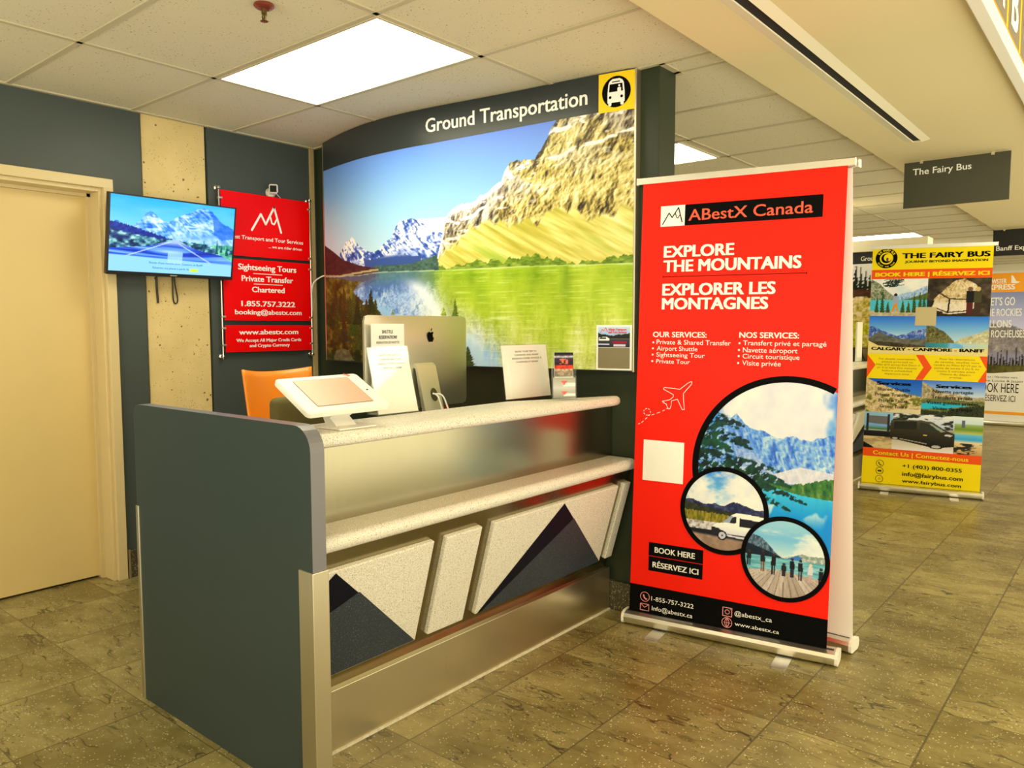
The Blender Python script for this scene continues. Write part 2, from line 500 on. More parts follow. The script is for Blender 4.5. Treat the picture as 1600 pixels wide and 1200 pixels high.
def relief(S, T, fs, ft, sd, slant=0.0, gain=3.2, e=0.006, o=5):
    """side-lit rock relief in 0..1: a ridged height field and its slope towards the light"""
    def H(a, b): return 1 - np.abs(2 * fbm(a * fs + b * slant + 0.6 * fbm(a * fs * .4, b * ft * .4, 2, sd + 50), b * ft, o, sd) - 1)
    h = H(S, T); sl = H(S - e, T + e * .6) - h
    return np.clip(0.5 + gain * sl + (h - .6) * .5, 0, 1)
LINTAB = np.array([lin(i / 4.0) for i in range(0, 1021)])
def picture(name, F, u0, u1, v0, v1, nx, ny, func, m, parent=None, d=0.001, keep=None, emissive=False, gain=1.0):
    """a printed picture as a fine grid whose vertices carry the ink colours; func(S, T) -> sRGB 0-255"""
    s = np.linspace(0, 1, nx); t = np.linspace(0, 1, ny); S, T = np.meshgrid(s, t)
    img = np.clip(func(S, T) * gain, 0, 255)
    L = LINTAB[np.clip((img * 4).astype(int), 0, 1020)]
    if not emissive: L = np.clip(L / np.array(WARM), 0, 0.92)
    vs = [F(u0 + (u1 - u0) * a, v0 + (v1 - v0) * b, d) for b in t for a in s]
    I = np.arange(nx * ny).reshape(ny, nx)
    Q = np.stack([I[:-1, :-1], I[:-1, 1:], I[1:, 1:], I[1:, :-1]], -1).reshape(-1, 4)
    if keep is not None:
        sc = (S[:-1, :-1] + S[1:, 1:]) / 2; tc = (T[:-1, :-1] + T[1:, 1:]) / 2
        k = keep(u0 + (u1 - u0) * sc, v0 + (v1 - v0) * tc).reshape(-1); Q = Q[k]
    o = mesh_obj(name, vs, Q.tolist(), m, parent)
    at = o.data.color_attributes.new('ink', 'FLOAT_COLOR', 'POINT')
    at.data.foreach_set('color', np.concatenate([L.reshape(-1, 3), np.ones((nx * ny, 1))], 1).astype(np.float32).ravel())
    return o

# ================================================================== THE SETTING
ZC, ZS = 2.60, 2.52                 # tile ceiling, soffit
XW = -4.37                          # face of the left wall
struct(MB().box((-5.2, -1.2, -0.1), (1.6, 18.2, 0.0)).build('floor', M_FLOOR))
struct(MB().box((-5.2, -4.5, ZC), (-1.30, 18.2, ZC + 0.06)).build('ceiling', M_TILE))
g = MB()
for y in [-3.44 + 0.572 * 0 + 0.5985 * k for k in range(12)]:
    yy = 2.006 + 0.5985 * (k if False else 0)
ys = [2.006 - 0.6 * k for k in range(0, 11)] + [2.606, 3.205, 3.36] + [3.99 + 0.607 * k for k in range(24)]
for y in ys: g.box((-4.6, y - 0.012, ZC - 0.006), (-1.32, y + 0.012, ZC + 0.004))
for x in (-4.69, -3.502, -2.322): g.box((x - 0.012, -4.4, ZC - 0.006), (x + 0.012, 18.0, ZC + 0.004))
g.box((-4.37, -4.4, ZC - 0.008), (-4.345, 3.2, ZC + 0.004))
g.box((-1.775, 3.2, ZC - 0.006), (-1.745, 3.4, ZC + 0.004))
struct(g.build('trim_1', M_TBAR))
struct(MB().box((-1.427, -4.5, ZS), (-0.52, 18.2, ZS + 0.35), 0.004).build('ceiling_soffit', M_SOFF))
struct(MB().box((-0.52, -4.5, 2.95), (5.0, 18.2, 3.0)).build('ceiling_concourse', M_SOFF))

# left wall with the door opening
w = MB()
w.box((-4.60, -4.5, 0), (XW, 0.80, ZC)); w.box((-4.60, 0.80, 2.18), (XW, 1.87, ZC))
w.box((-4.60, 1.87, 0), (XW, 2.052, ZC)); w.box((-4.60, 2.447, 0), (XW, 3.22, ZC))
struct(w.build('wall_left', M_PAINT))
struct(MB().box((-4.62, 2.04, 0), (-4.43, 2.46, ZC)).build('trim_2', M_DARK))
struct(MB().box((-4.62, 2.062, 0), (-4.382, 2.439, ZC), 0.004).build('trim_3', M_CONC))
struct(MB().box((XW - 0.01, 3.170, 0), (XW + 0.014, 3.200, ZC)).build('trim_4', M_BEIGE))
b = MB(); b.box((XW - 0.01, 1.905, 0), (XW + 0.016, 3.19, 0.155), 0.003)
struct(b.build('baseboard_left', M_GRANITE))
struct(MB().box((XW - 0.01, 1.893, 0), (XW + 0.020, 1.906, 0.162), 0.002).build('trim_5', M_STEELT))
struct(MB().box((-4.60, 3.22, 0), (-1.775, 3.375, ZC), 0.003).build('wall_back', M_PAINT2))
struct(MB().box((-4.36, 3.198, 0), (-1.772, 3.222, 0.145), 0.003).build('baseboard_back', M_GRANITE))
struct(MB().box((-5.2, 17.6, 0), (5.0, 17.8, 3.0)).build('wall_far', M_CREAM))
struct(MB().box((-4.60, 3.375, 0), (-4.45, 17.6, ZC)).build('wall_beyond', M_CREAM))
struct(MB().box((-4.45, 11.9, 2.36), (-1.45, 12.1, ZC)).build('trim_6', M_CREAM))

struct(MB().box((-4.70, 0.60, 0), (-4.60, 2.05, 2.4)).build('door_light_block', M_DARK))  # unseen dark backing, added to block surround light leaking under the door
dr = sroot('door_1', (-4.45, 1.34, 0))
fr = MB()
for (a, c, dz) in ((0.80, 0.845, 2.155), (1.835, 1.885, 2.155)):
    fr.box((-4.46, a, 0), (-4.345, c, dz), 0.003)
fr.box((-4.46, 0.80, 2.152), (-4.345, 1.885, 2.203), 0.003)
for (a, c) in ((0.845, 0.86), (1.818, 1.836)): fr.box((-4.48, a, 0), (-4.372, c, 2.155), 0.002)
fr.box((-4.48, 0.86, 2.132), (-4.372, 1.818, 2.153), 0.002)
for (a, c) in ((0.845, 0.88), (1.80, 1.836)): fr.box((-4.60, a, 0), (-4.478, c, 2.15))
fr.box((-4.60, 0.845, 2.115), (-4.478, 1.836, 2.155))
fr.build('door_frame', M_FRAME, dr)
MB().box((-4.55, 0.865, 0.012), (-4.505, 1.815, 2.122), 0.002).build('door_leaf', M_DOOR, dr)

# ------------------------------------------------------------------ ceiling lamps and ceiling fittings
def panel_lamp(x0, x1, y0, y1, z, label, group='recessed ceiling light panels'):
    t = thing('ceiling_light_panel', label, 'ceiling light', ((x0 + x1) / 2, (y0 + y1) / 2, z), group)
    f = MB()
    f.box((x0, y0, z - 0.010), (x1, y0 + 0.012, z)); f.box((x0, y1 - 0.012, z - 0.010), (x1, y1, z))
    f.box((x0, y0 + 0.012, z - 0.010), (x0 + 0.012, y1 - 0.012, z)); f.box((x1 - 0.012, y0 + 0.012, z - 0.010), (x1, y1 - 0.012, z))
    f.build('frame', M_TBAR, t)
    MB().box((x0 + 0.012, y0 + 0.012, z - 0.006), (x1 - 0.012, y1 - 0.012, z + 0.001)).build('diffuser', M_LAMP, t)
panel_lamp(-3.490, -2.334, 2.018, 2.594, ZC, 'large glowing rectangular ceiling panel above the service counter')
panel_lamp(-3.60, -2.385, 4.602, 5.198, ZC, 'glowing ceiling panel showing between the dark wall end and the red banner')
panel_lamp(-3.49, -2.334, 7.64, 8.22, ZC, 'glowing ceiling panel above the second counter, hidden behind the red banner')
panel_lamp(-3.49, -2.334, 10.85, 11.43, ZC, 'low glowing ceiling strip above the top edge of the yellow banner')
panel_lamp(-3.49, -2.334, -0.98, -0.40, ZC, 'unseen ceiling panel added behind the viewer')  # extra panel out of view, added to light what faces the viewer
for yy in (-2.2, 0.6, 4.2, 7.8, 11.4): panel_lamp(0.75, 1.95, yy, yy + 0.6, 2.95, 'unseen ceiling panel added over the open concourse')  # added row out of view, lighting the banner fronts from the viewer's side

t = thing('fire_sprinkler', 'small metal sprinkler head with red ring under the ceiling tiles', 'sprinkler', (-2.584, 1.69, ZC))
c = Vector((-2.584, 1.69, ZC))
s = MB(); s.tube([c + Vector((0, 0, -0.002)), c + Vector((0, 0, -0.008)), c + Vector((0, 0, -0.016)), c + Vector((0, 0, -0.020))], [0.036, 0.038, 0.030, 0.016], 28)
shade(s.build('escutcheon', mat('dull red enamel', D(150, 70, 52), 0.25, 0.6), t))
s = MB(); s.cyl(c + Vector((0, 0, -0.018)), c + Vector((0, 0, -0.036)), 0.010, 12)
for k in (-1, 1): s.tube([c + Vector((k * 0.009, 0, -0.030)), c + Vector((k * 0.012, 0, -0.045)), c + Vector((k * 0.004, 0, -0.062))], 0.003, 8)
s.cyl(c + Vector((0, 0, -0.036)), c + Vector((0, 0, -0.058)), 0.003, 8)
s.build('frame_arms', mat('dark brass', D(120, 100, 56), 0.3, 0.9), t)
s = MB(); s.cyl(c + Vector((0, 0, -0.060)), c + Vector((0, 0, -0.063)), 0.009, 14)
for k in range(10):
    a = 2 * PI * k / 10; s.box(tuple(c + Vector((0.012 * math.cos(a) - .002, 0.012 * math.sin(a) - .002, -0.063))), tuple(c + Vector((0.012 * math.cos(a) + .002, 0.012 * math.sin(a) + .002, -0.061))))
s.build('deflector', MATS['dark brass'], t)

t = thing('air_diffuser', 'long black air slot with pale flanges in the cream soffit', 'air vent', (-1.115, 0.5, ZS))
s = MB()
s.prism([(-1.187, ZS), (-1.142, ZS - 0.010), (-1.142, ZS)], -4.3, 5.21, lambda u, v, d: (u, d, v - .0004))
s.prism([(-1.052, ZS), (-1.098, ZS), (-1.098, ZS - 0.010)], -4.3, 5.21, lambda u, v, d: (u, d, v))
s.box((-1.142, 5.185, ZS - 0.008), (-1.098, 5.21, ZS))
s.build('flange', M_CREAM, t)
MB().box((-1.1415, -4.3, ZS - 0.004), (-1.0985, 5.186, ZS - 0.0005)).build('slot', M_DARK, t)

# hanging counter signs
def hanging_sign(x0, x1, y, z0, z1, label, txt, m, tu, tz):
    t = thing('hanging_sign', label, 'sign', ((x0 + x1) / 2, y, z0), 'hanging signs over the counters')
    MB().box((x0, y, z0), (x1, y + 0.018, z1), 0.002).build('board', m, t)
    for q in (0.17, 0.84):
        xx = x0 + (x1 - x0) * q
        MB().box((xx - 0.010, y - 0.004, z1 - 0.014), (xx + 0.010, y + 0.022, z1 + 0.009), 0.002).build('clip', M_STEELT, t)
    Ink(lambda u, v, d: (u, y - d, v)).text(txt, tu[0], tu[1], tz[0], tz[1], 0.012).build('lettering', M_GRAPHIC_WHITE, t)
hanging_sign(-1.332, -0.716, 5.83, 2.208, 2.512, 'olive grey hanging sign reading The Fairy Bus below the soffit', 'The Fairy Bus', M_SIGNGREY, (-1.277, -0.932), (2.425, 2.466))
hanging_sign(-1.43, -0.80, 10.5, 2.215, 2.512, 'black hanging sign reading Banff Explorer above the grey and orange banner', 'Banff Explorer', M_SIGNBLACK, (-1.395, -0.93), (2.275, 2.325))
hanging_sign(-1.60, -0.96, 15.2, 2.215, 2.512, 'farthest black hanging sign, at the right picture edge', 'Ground Transportation', M_SIGNBLACK, (-1.50, -1.02), (2.30, 2.34))

# yellow gate sign on the side of the soffit
t = thing('gate_sign', 'yellow backlit wayfinding sign with grey letter tiles high at the right', 'sign', (-0.50, 3.6, 2.49), None)
MB().box((-0.52, 1.2, 2.489), (-0.475, 7.5, 2.945), 0.003).build('housing', M_WHITE, t)
FG = lambda u, v, d: (-0.475 + d, u, v)
Ink(FG).poly(rect(1.25, 2.555, 7.45, 2.93), 0.002).build('yellow_face', mat('yellow lit sign face', D(236, 176, 14), 0.4, spec=0.1, emit=0.12), t)
k = Ink(FG)
for a in (3.27, 3.64, 4.01): k.cut().poly(rect(a - 0.02, 2.56, a + 0.30, 2.92), 0.003)
k.build('letter_tile', mat('grey sign tile', D(120, 108, 88), 0.4, spec=0.1), t)
k = Ink(FG)
for a, ch in ((3.27, 'A'), (3.64, 'B'), (4.01, 'C')): k.cut().text(ch, a + 0.05, a + 0.22, 2.60, 2.80, 0.03, 0.004)
k.build('lettering', M_GRAPHIC_WHITE, t)

# ================================================================== THE SERVICE COUNTER
def roundrect(x0, z0, x1, z1, radii, n=8):
    """corners in order: lower left, lower right, upper right, upper left"""
    P = []
    for (cx, cz, sx, sz, a), r in zip(((x0, z0, 1, 1, PI), (x1, z0, -1, 1, 1.5 * PI), (x1, z1, -1, -1, 0), (x0, z1, 1, -1, .5 * PI)), radii):
        if r <= 0: P.append((cx, cz)); continue
        for k in range(n + 1):
            q = a + .5 * PI * k / n; P.append((cx + sx * r + r * math.cos(q), cz + sz * r + r * math.sin(q)))
    return P

SB = Vector((-2.0, 0, 0.27)); SU = Vector((0.107, 0, 0.385)).normalized(); SN = Vector((SU.z, 0, -SU.x))
def FP(y, w, d=0.0): 
    p = SB + SU * (w * 0.40) + SN * d
    return Vector((p.x, y, p.z))

ct = thing('service_counter', 'long steel-fronted service counter with speckled tops and mountain panels beside the tall red banner', 'counter', (-2.2, 2.2, 0), 'service counters')
# end panel
o = MB()
P = roundrect(-2.885, 0.0, -1.803, 1.122, (0, 0, 0.075, 0.035)); n = len(P)
o.prism(P, 1.292, 1.340, lambda u, v, d: (u, d, v))
o.m = [0, 0] + [1] * n
end_panel = o.build('end_panel', [M_SLATE, M_EDGE], ct)
tr = MB(); tr.box((-1.868, 1.288, 0), (-1.798, 1.3445, 0.703), 0.002)
tr.build('steel_corner_trim', M_STEELT, end_panel)
tr = MB(); tr.box((-2.889, 1.288, 0), (-2.868, 1.3445, 0.742), 0.002)
tr.build('steel_corner_trim', M_STEELT, end_panel)
# steel faces
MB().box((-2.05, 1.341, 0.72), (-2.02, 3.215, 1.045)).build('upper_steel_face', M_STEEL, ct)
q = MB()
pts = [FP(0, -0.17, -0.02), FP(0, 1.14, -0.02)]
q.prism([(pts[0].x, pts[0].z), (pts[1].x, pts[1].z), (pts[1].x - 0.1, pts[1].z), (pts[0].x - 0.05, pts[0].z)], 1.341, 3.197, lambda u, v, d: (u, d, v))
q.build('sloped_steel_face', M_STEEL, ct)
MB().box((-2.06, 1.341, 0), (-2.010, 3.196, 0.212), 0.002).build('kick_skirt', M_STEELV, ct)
MB().box((-2.012, 1.345, 0), (-2.003, 3.194, 0.008)).build('sealant_line', mat('white sealant', D(206, 194, 158), 0.8, noise=0.4, scale=60), ct)
# shelf and transaction top
def nosed(x0, x1, z0, z1, r): return [(x0, z0)] + [(x1 - r + r * math.cos(a), (z0 + z1) / 2 + (z1 - z0) / 2 * math.sin(a)) for a in [-.5 * PI + PI * k / 10 for k in range(11)]] + [(x0, z1)]
shade(MB().prism(nosed(-2.03, -1.873, 0.716, 0.770, 0.026), 1.343, 3.205, lambda u, v, d: (u, d, v)).build('shelf', M_SOLID, ct), 0.9)
bm = bmesh.new()
OUT = [(-1.893, 1.342), (-1.884, 3.03), (-1.890, 3.085), (-1.912, 3.108), (-1.94, 3.09), (-2.01, 2.91), (-2.155, 2.56), (-2.155, 1.342)]
bot = [bm.verts.new((x, y, 1.036)) for x, y in OUT]; f0 = bm.faces.new(bot)
r_ = bmesh.ops.extrude_face_region(bm, geom=[f0])
for v in [e for e in r_['geom'] if isinstance(e, bmesh.types.BMVert)]: v.co.z = 1.080
bmesh.ops.recalc_face_normals(bm, faces=bm.faces[:])
ed = [e for e in bm.edges if abs(e.verts[0].co.z - e.verts[1].co.z) < 1e-5 and not (abs(e.verts[0].co.y - 1.342) < 1e-5 and abs(e.verts[1].co.y - 1.342) < 1e-5)]
bmesh.ops.bevel(bm, geom=ed, offset=0.019, segments=4, profile=0.5, affect='EDGES')
shade(MB().bm(bm).build('transaction_top', M_SOLID, ct), 0.9)
MB().box((-2.80, 1.342, 0.900), (-2.052, 3.15, 0.930), 0.004).build('desk_top', M_SLATE, ct)
# facing panels
def facing(y0, y1, w0=0.0, w1=1.0):
    bm = bmesh.new(); bmesh.ops.create_cube(bm, size=1)
    for v in bm.verts: v.co = Vector(((y0 + y1) / 2 + v.co.x * (y1 - y0), (w0 + w1) / 2 * .4 + v.co.y * (w1 - w0) * .4, -0.011 + v.co.z * 0.022))
    bmesh.ops.bevel(bm, geom=bm.edges[:], offset=0.004, segments=2, profile=0.5, affect='EDGES')
    for v in bm.verts: v.co = FP(v.co.x, v.co.y / .4, v.co.z)
    bmesh.ops.recalc_face_normals(bm, faces=bm.faces[:])
    return MB().bm(bm).build('facing_panel', M_SOLID, ct)
def inlay(par, dark, light):
    i = Ink(FP); i.poly(dark, 0.0010, 0); i.poly(light, 0.0018, 1); i.build('mountain_inlay', [M_NAVYD, M_NAVY], par)
p1 = facing(1.3415, 1.868)
inlay(p1, [(1.343, 0.765), (1.442, 0.98), (1.862, 0.012), (1.343, 0.012)], [(1.343, 0.53), (1.405, 0.595), (1.553, 0.737), (1.862, 0.012), (1.343, 0.012)])
facing(1.930, 2.120)
p3 = facing(2.190, 3.084)
inlay(p3, [(2.648, 0.985), (3.080, 0.008), (2.200, 0.008)], [(2.752, 0.757), (3.080, 0.008), (2.222, 0.008)])
facing(3.135, 3.196)

def copy_tree(o, parent=None):
    c = o.copy(); COL.objects.link(c); inv = o.matrix_parent_inverse.copy(); c.parent = parent; c.matrix_parent_inverse = inv
    for ch in list(o.children): copy_tree(ch, c)
    return c
c2 = copy_tree(ct); c2.location = ct.location + Vector((0, 4.8, 0))
c2['label'] = 'second steel-fronted counter, a narrow strip seen between the red and yellow banners'

# ================================================================== THE CURVED MURAL
KX = np.array([-4.18, -4.0, -3.79, -3.42, -3.06, -2.75, -2.46, -2.06, -1.88])
KY = np.array([3.145, 3.093, 3.043, 3.004, 3.025, 3.07, 3.11, 3.15, 3.186])
KP = np.polyfit((KX + 3.03) / 1.15, KY, 5)
def FM(s_, z, d=0.0):
    x = -4.18 + 2.3 * s_
    return (x, float(np.polyval(KP, (x + 3.03) / 1.15)) - d, z)

RIDGE = [(0.0, 1.70), (0.498, 1.75), (0.506, 1.83), (0.518, 1.93), (0.524, 1.99), (0.535, 2.027), (0.559, 2.054), (0.596, 2.066), (0.609, 2.069), (0.622, 2.098), (0.642, 2.106), (0.655, 2.128), (0.68, 2.153), (0.69, 2.206), (0.709, 2.255), (0.739, 2.247), (0.767, 2.251), (0.78, 2.277), (0.804, 2.358), (0.824, 2.43), (0.86, 2.46), (1.0, 2.50)]
CLIFF = [(0.0, 1.7), (0.50, 1.76), (0.506, 1.80), (0.548, 1.87), (0.595, 1.927), (0.654, 1.943), (0.718, 1.932), (0.78, 1.957), (0.84, 1.969), (0.926, 1.941), (1.003, 1.973)]
VEG = [(0.48, 1.72), (0.554, 1.736), (0.641, 1.757), (0.686, 1.742), (0.748, 1.78), (0.84, 1.736), (0.898, 1.712), (0.968, 1.745), (1.004, 1.763)]
SHORE = [(-0.005, 1.737), (0.213, 1.720), (0.295, 1.728), (0.414, 1.722), (0.498, 1.718), (0.621, 1.715), (0.748, 1.715), (0.898, 1.707), (1.004, 1.705)]
PEAK = [(0.23, 1.80), (0.259, 1.846), (0.302, 1.852), (0.323, 1.89), (0.35, 1.913), (0.363, 1.966), (0.384, 2.016), (0.40, 2.006), (0.42, 2.018), (0.455, 1.983), (0.485, 1.938), (0.513, 1.914), (0.532, 1.879), (0.56, 1.80)]
SMALL = [(0.06, 1.80), (0.099, 1.858), (0.125, 1.90), (0.142, 1.932), (0.16, 1.93), (0.177, 1.956), (0.19, 1.94), (0.216, 1.896), (0.265, 1.845), (0.33, 1.82), (0.40, 1.79), (0.43, 1.76)]
HILL = [(-0.01, 1.947), (0.048, 1.898), (0.125, 1.824), (0.225, 1.773), (0.296, 1.749), (0.33, 1.70)]
SADDLE = [(0.40, 1.99), (0.423, 2.008), (0.474, 2.001), (0.524, 2.00), (0.56, 2.02)]
def mural_land(S, Z):
    h = np.clip((Z - 1.72) / 0.70, 0, 1.2)
    img = grad(h * 0.8 + S * 0.18, (0.0, (228, 222, 212)), (0.18, (190, 214, 224)), (0.45, (152, 196, 236)), (0.75, (112, 156, 236)), (1.0, (92, 122, 228)))
    img = mixc(img, sm(0.25, 0.0, S) * sm(0.75, 0.1, h) * 0.55, (226, 208, 196))
    # glacier saddle
    m = ((Z < line_at(S, SADDLE)) & (S > 0.40) & (S < 0.60)).astype(float)
    img = mixc(img, m, grad(sm(1.85, 2.0, Z), (0, (244, 226, 196)), (1, (252, 246, 232))))
    # blue peaks
    for P, sd in ((SMALL, 3), (PEAK, 9)):
        r = line_at(S, P); m = ((Z < r + (fbm(S * 60, Z * 10, 2, sd) - .5) * .02) & (S > P[0][0]) & (S < P[-1][0])).astype(float)
        rk = relief(S, Z, 22, 13, sd, 10, 4.0, .005, 4)
        face = fbm(S * 14 - Z * 8, Z * 12, 3, sd + 5)
        col = grad(np.clip(rk * 0.75 + face * 0.7 - 0.25, 0, 1), (0.0, (30, 52, 112)), (0.35, (64, 94, 160)), (0.5, (140, 160, 196)), (0.62, (238, 236, 232)), (1, (255, 250, 240)))
        low = sm(0.16, 0.06, r - Z) if sd == 3 else sm(0.10, 0.22, r - Z)
        col = mixc(col, (1 - low if sd == 3 else low) * sm(.35, .6, face) * .7, (72, 100, 160))
        img = mixc(img, m, col)
    m = ((Z < 1.822 + 0.02 * np.sin(S * 40)) & (S > 0.24) & (S < 0.45)).astype(float) * sm(1.83, 1.80, Z)
    img = mixc(img, m, (56, 78, 128))
    # right-hand massif
    r = line_at(S, RIDGE) + (fbm(S * 90, Z * 0 + 1, 3, 2) - .5) * .02
    massif = ((Z < r) & (S > 0.495)).astype(float)
    rl = relief(S, Z, 19, 6.0, 21, -3.0, 4.4, .004, 5); rl2 = relief(S, Z, 64, 26, 33, -11.0, 2.2, .002, 4); blk = fbm(S * 16, Z * 18, 4, 35)
    stra = fbm(S * 9, (Z - .25 * S) * 60, 3, 38)
    v_ = np.clip(rl * .62 + rl2 * .34 + (blk - .5) * .40 + (stra - .5) * .30 + .0, 0, 1)
    rock = grad(v_, (0, (26, 22, 18)), (.22, (72, 60, 36)), (.42, (140, 120, 56)), (.58, (192, 170, 84)), (.78, (224, 204, 120)), (1, (248, 236, 184)))
    up = sm(0.40, 0.02, r - Z)
    grey = sm(.42, .66, fbm(S * 10 + 3, Z * 9, 3, 40)) * up
    rock = mixc(rock, grey * .75, grad(v_, (0, (34, 32, 36)), (.3, (96, 88, 84)), (.55, (166, 154, 138)), (.8, (216, 204, 184)), (1, (252, 244, 228))))
    ledge = np.abs(((Z - 0.42 * (S - .5) - 1.9) * 8 + 1.3 * fbm(S * 12, Z * 4, 3, 8)) % 1.0 - .5)
    snow = sm(.10, .03, ledge - .05 * fbm(S * 30, Z * 30, 2, 5)) * sm(.46, .54, fbm(S * 18, Z * 26, 3, 60)) * sm(0.40, 0.05, r - Z)
    snow = np.maximum(snow, sm(.66, .72, fbm(S * 34 + 7, Z * 52, 4, 71)) * up)
    snow = np.maximum(snow, sm(.03, .008, (r - Z) - .02 * fbm(S * 60, Z * 8, 2, 4)) * (S < .70) * .8)
    snow = np.maximum(snow, sm(.012, .004, np.abs(Z - (2.236 + .42 * (S - .80)) - .03 * (fbm(S * 30, Z * 0, 3, 6) - .5))) * (S > .80) * sm(.3, .5, fbm(S * 40, Z * 60, 2, 66)))
    rock = mixc(rock, snow * .92, (252, 244, 226))
    img = mixc(img, massif, rock)
    # scree fans
    c = line_at(S, CLIFF) + (fbm(S * 40, Z * 0 + 3, 3, 12) - .5) * .10
    m = massif * sm(0.006, -0.02, Z - c)
    strk = fbm((S * 0.7 + (Z - 1.7) * 0.55) * 90, (S - Z) * 6, 3, 15)
    band = fbm((S * 0.7 + (Z - 1.7) * 0.55) * 22, (S - Z) * 3, 3, 16)
    sc = grad(np.clip(strk * .6 + band * .6 - .1, 0, 1), (0, (128, 122, 26)), (.35, (186, 172, 62)), (.6, (222, 208, 108)), (1, (248, 240, 176)))
    sc = mixc(sc, sm(.50, .68, band) * sm(1.93, 1.75, Z) * .8, (150, 172, 50))
    img = mixc(img, m, sc)
    v = line_at(S, VEG) + (fbm(S * 70, Z * 0 + 9, 3, 13) - .5) * .05
    img = mixc(img, ((Z < v) & (S > .488)).astype(float), grad(fbm(S * 80, Z * 90, 4, 19), (0, (50, 70, 14)), (.5, (112, 138, 34)), (1, (176, 186, 70))))
    # valley wood and dark left hill
    m = ((Z < line_at(S, [(0.20, 1.74), (0.29, 1.765), (0.414, 1.760), (0.499, 1.80), (0.505, 1.74)])) & (S > .2) & (S < .503)).astype(float)
    img = mixc(img, m, grad(fbm(S * 120, Z * 80, 3, 23), (0, (34, 58, 50)), (1, (96, 122, 92))))
    m = ((Z < line_at(S, HILL)) & (S < .30)).astype(float)
    img = mixc(img, m, grad(fbm(S * 60, Z * 60, 3, 27), (0, (46, 18, 22)), (1, (98, 52, 42))))
    return img
def mural_art(S, T):
    Z = 1.195 + T * (2.44 - 1.195)
    img = mural_land(S, Z)
    sh = line_at(S, SHORE)
    dep = sh - Z
    j = (fbm(S * 6, Z * 150, 3, 31) - .5) * (.010 + .05 * np.clip(dep / .5, 0, 1))
    jz = (fbm(S * 150, Z * 9, 3, 37) - .5) * .22 * np.clip(dep / .3, 0, 1)
    ref = mural_land(np.clip(S + j, 0, 1), np.clip(sh + dep * 0.98 + jz, 1.72, 2.5))
    ref2 = mural_land(np.clip(S + j * .4 + .012, 0, 1), np.clip(sh + dep * 0.98 + jz * .4 - .03, 1.72, 2.5))
    ref = ref * .5 + ref2 * .5
    ref = ref * .86 + 18
    gr = sm(.40, .56, S) * sm(.52, .10, dep) + sm(.55, .75, S) * .75
    gr = np.clip(gr, 0, 1)
    rip = fbm(S * 16, Z * 170, 3, 45); wide = fbm(S * 26 + (rip - .5) * .5, Z * 3, 3, 44); thin = fbm(S * 110, Z * 7, 3, 46)
    streak = np.clip(.62 * wide + .30 * thin * sm(.1, .4, dep) + .20 * (rip - .5) + .10, 0, 1)
    lake = mixc(ref, gr * .80, grad(np.clip(streak * 1.15 - .12 + dep * .30 + .16 * sm(.04, 0, dep), 0, 1), (0, (104, 140, 12)), (.38, (156, 182, 24)), (.62, (190, 206, 60)), (.82, (218, 226, 120)), (1, (244, 242, 200))))
    lake = mixc(lake, gr * sm(.62, .8, rip) * .25, (240, 240, 190))
    blue = sm(.60, .36, S) * (1 - gr * .5)
    lake = mixc(lake, blue * .30, (110, 172, 200))
    lake = mixc(lake, sm(.16, .42, dep) * sm(.48, .62, S) * sm(.74, .60, S) * .60 * sm(.3, .6, streak), (214, 230, 222))
    lake = mixc(lake, sm(.36, .50, dep) * sm(.58, .64, S) * sm(.82, .70, S) * .75 * sm(.62, .42, streak), (124, 176, 220))
    w = np.exp(-((S - (.40 + dep * .42)) / .035) ** 2) * sm(.02, .1, dep) * sm(.44, .3, dep)
    lake = mixc(lake, w * .75, (248, 244, 226))
    lake = mixc(lake, (np.abs(dep) < .006).astype(float) * .5, (206, 214, 150))
    img = np.where((Z < sh)[..., None], lake, img)
    # near bank with grass and firs
    FGP = [(-.01, 1.735), (.10, 1.712), (.152, 1.692), (.213, 1.672), (.178, 1.626), (.20, 1.59), (.234, 1.549), (.264, 1.52), (.288, 1.504), (.33, 1.46), (.36, 1.36), (.38, 1.18), (-.01, 1.18)]
    jx = (fbm(S * 50, Z * 50, 3, 51) - .5) * .03
    m = inpoly(S + jx, Z + jx * .6, FGP)
    tx = fbm(S * 60, Z * 45, 5, 53); tx2 = fbm(S * 14, Z * 12, 3, 55)
    fg = grad(np.clip(tx * .8 + tx2 * .5 - .15, 0, 1), (0, (26, 20, 8)), (.35, (66, 54, 14)), (.6, (114, 98, 24)), (.8, (158, 140, 40)), (1, (204, 190, 80)))
    fg = mixc(fg, sm(1.66, 1.44, Z) * sm(.4, .62, fbm(S * 20, Z * 14, 4, 57)) * .75, (28, 36, 14))
    img = mixc(img, m, fg)
    pth = np.abs(Z - line_at(S, [(-.01, 1.742), (.10, 1.726), (.2, 1.733), (.3, 1.742)])); img = mixc(img, (pth < .006).astype(float) * (S < .3) * .8, (206, 186, 110))
    rs = np.random.RandomState(4)
    for k in range(34):
        s0 = rs.uniform(.06, .30); z0 = 1.56 - s0 * .5 + rs.uniform(-.22, .03); h = rs.uniform(.07, .17)
        img = conifer(img, S, Z, s0, z0, h, .05 * h / .12, (44 + rs.randint(30), 46 + rs.randint(24), 16), k)
    for s0, z0, h, w_, cc in ((.265, 1.484, .145, .05, (40, 46, 12)), (.20, 1.42, .17, .055, (34, 40, 14)), (.551, 1.462, .095, .022, (88, 104, 24)), (.518, 1.466, .05, .020, (150, 160, 40)), (.352, 1.476, .03, .016, (120, 130, 44)), (.587, 1.19, .11, .045, (58, 66, 20))):
        img = conifer(img, S, Z, s0, z0, h, w_, cc, int(s0 * 100))
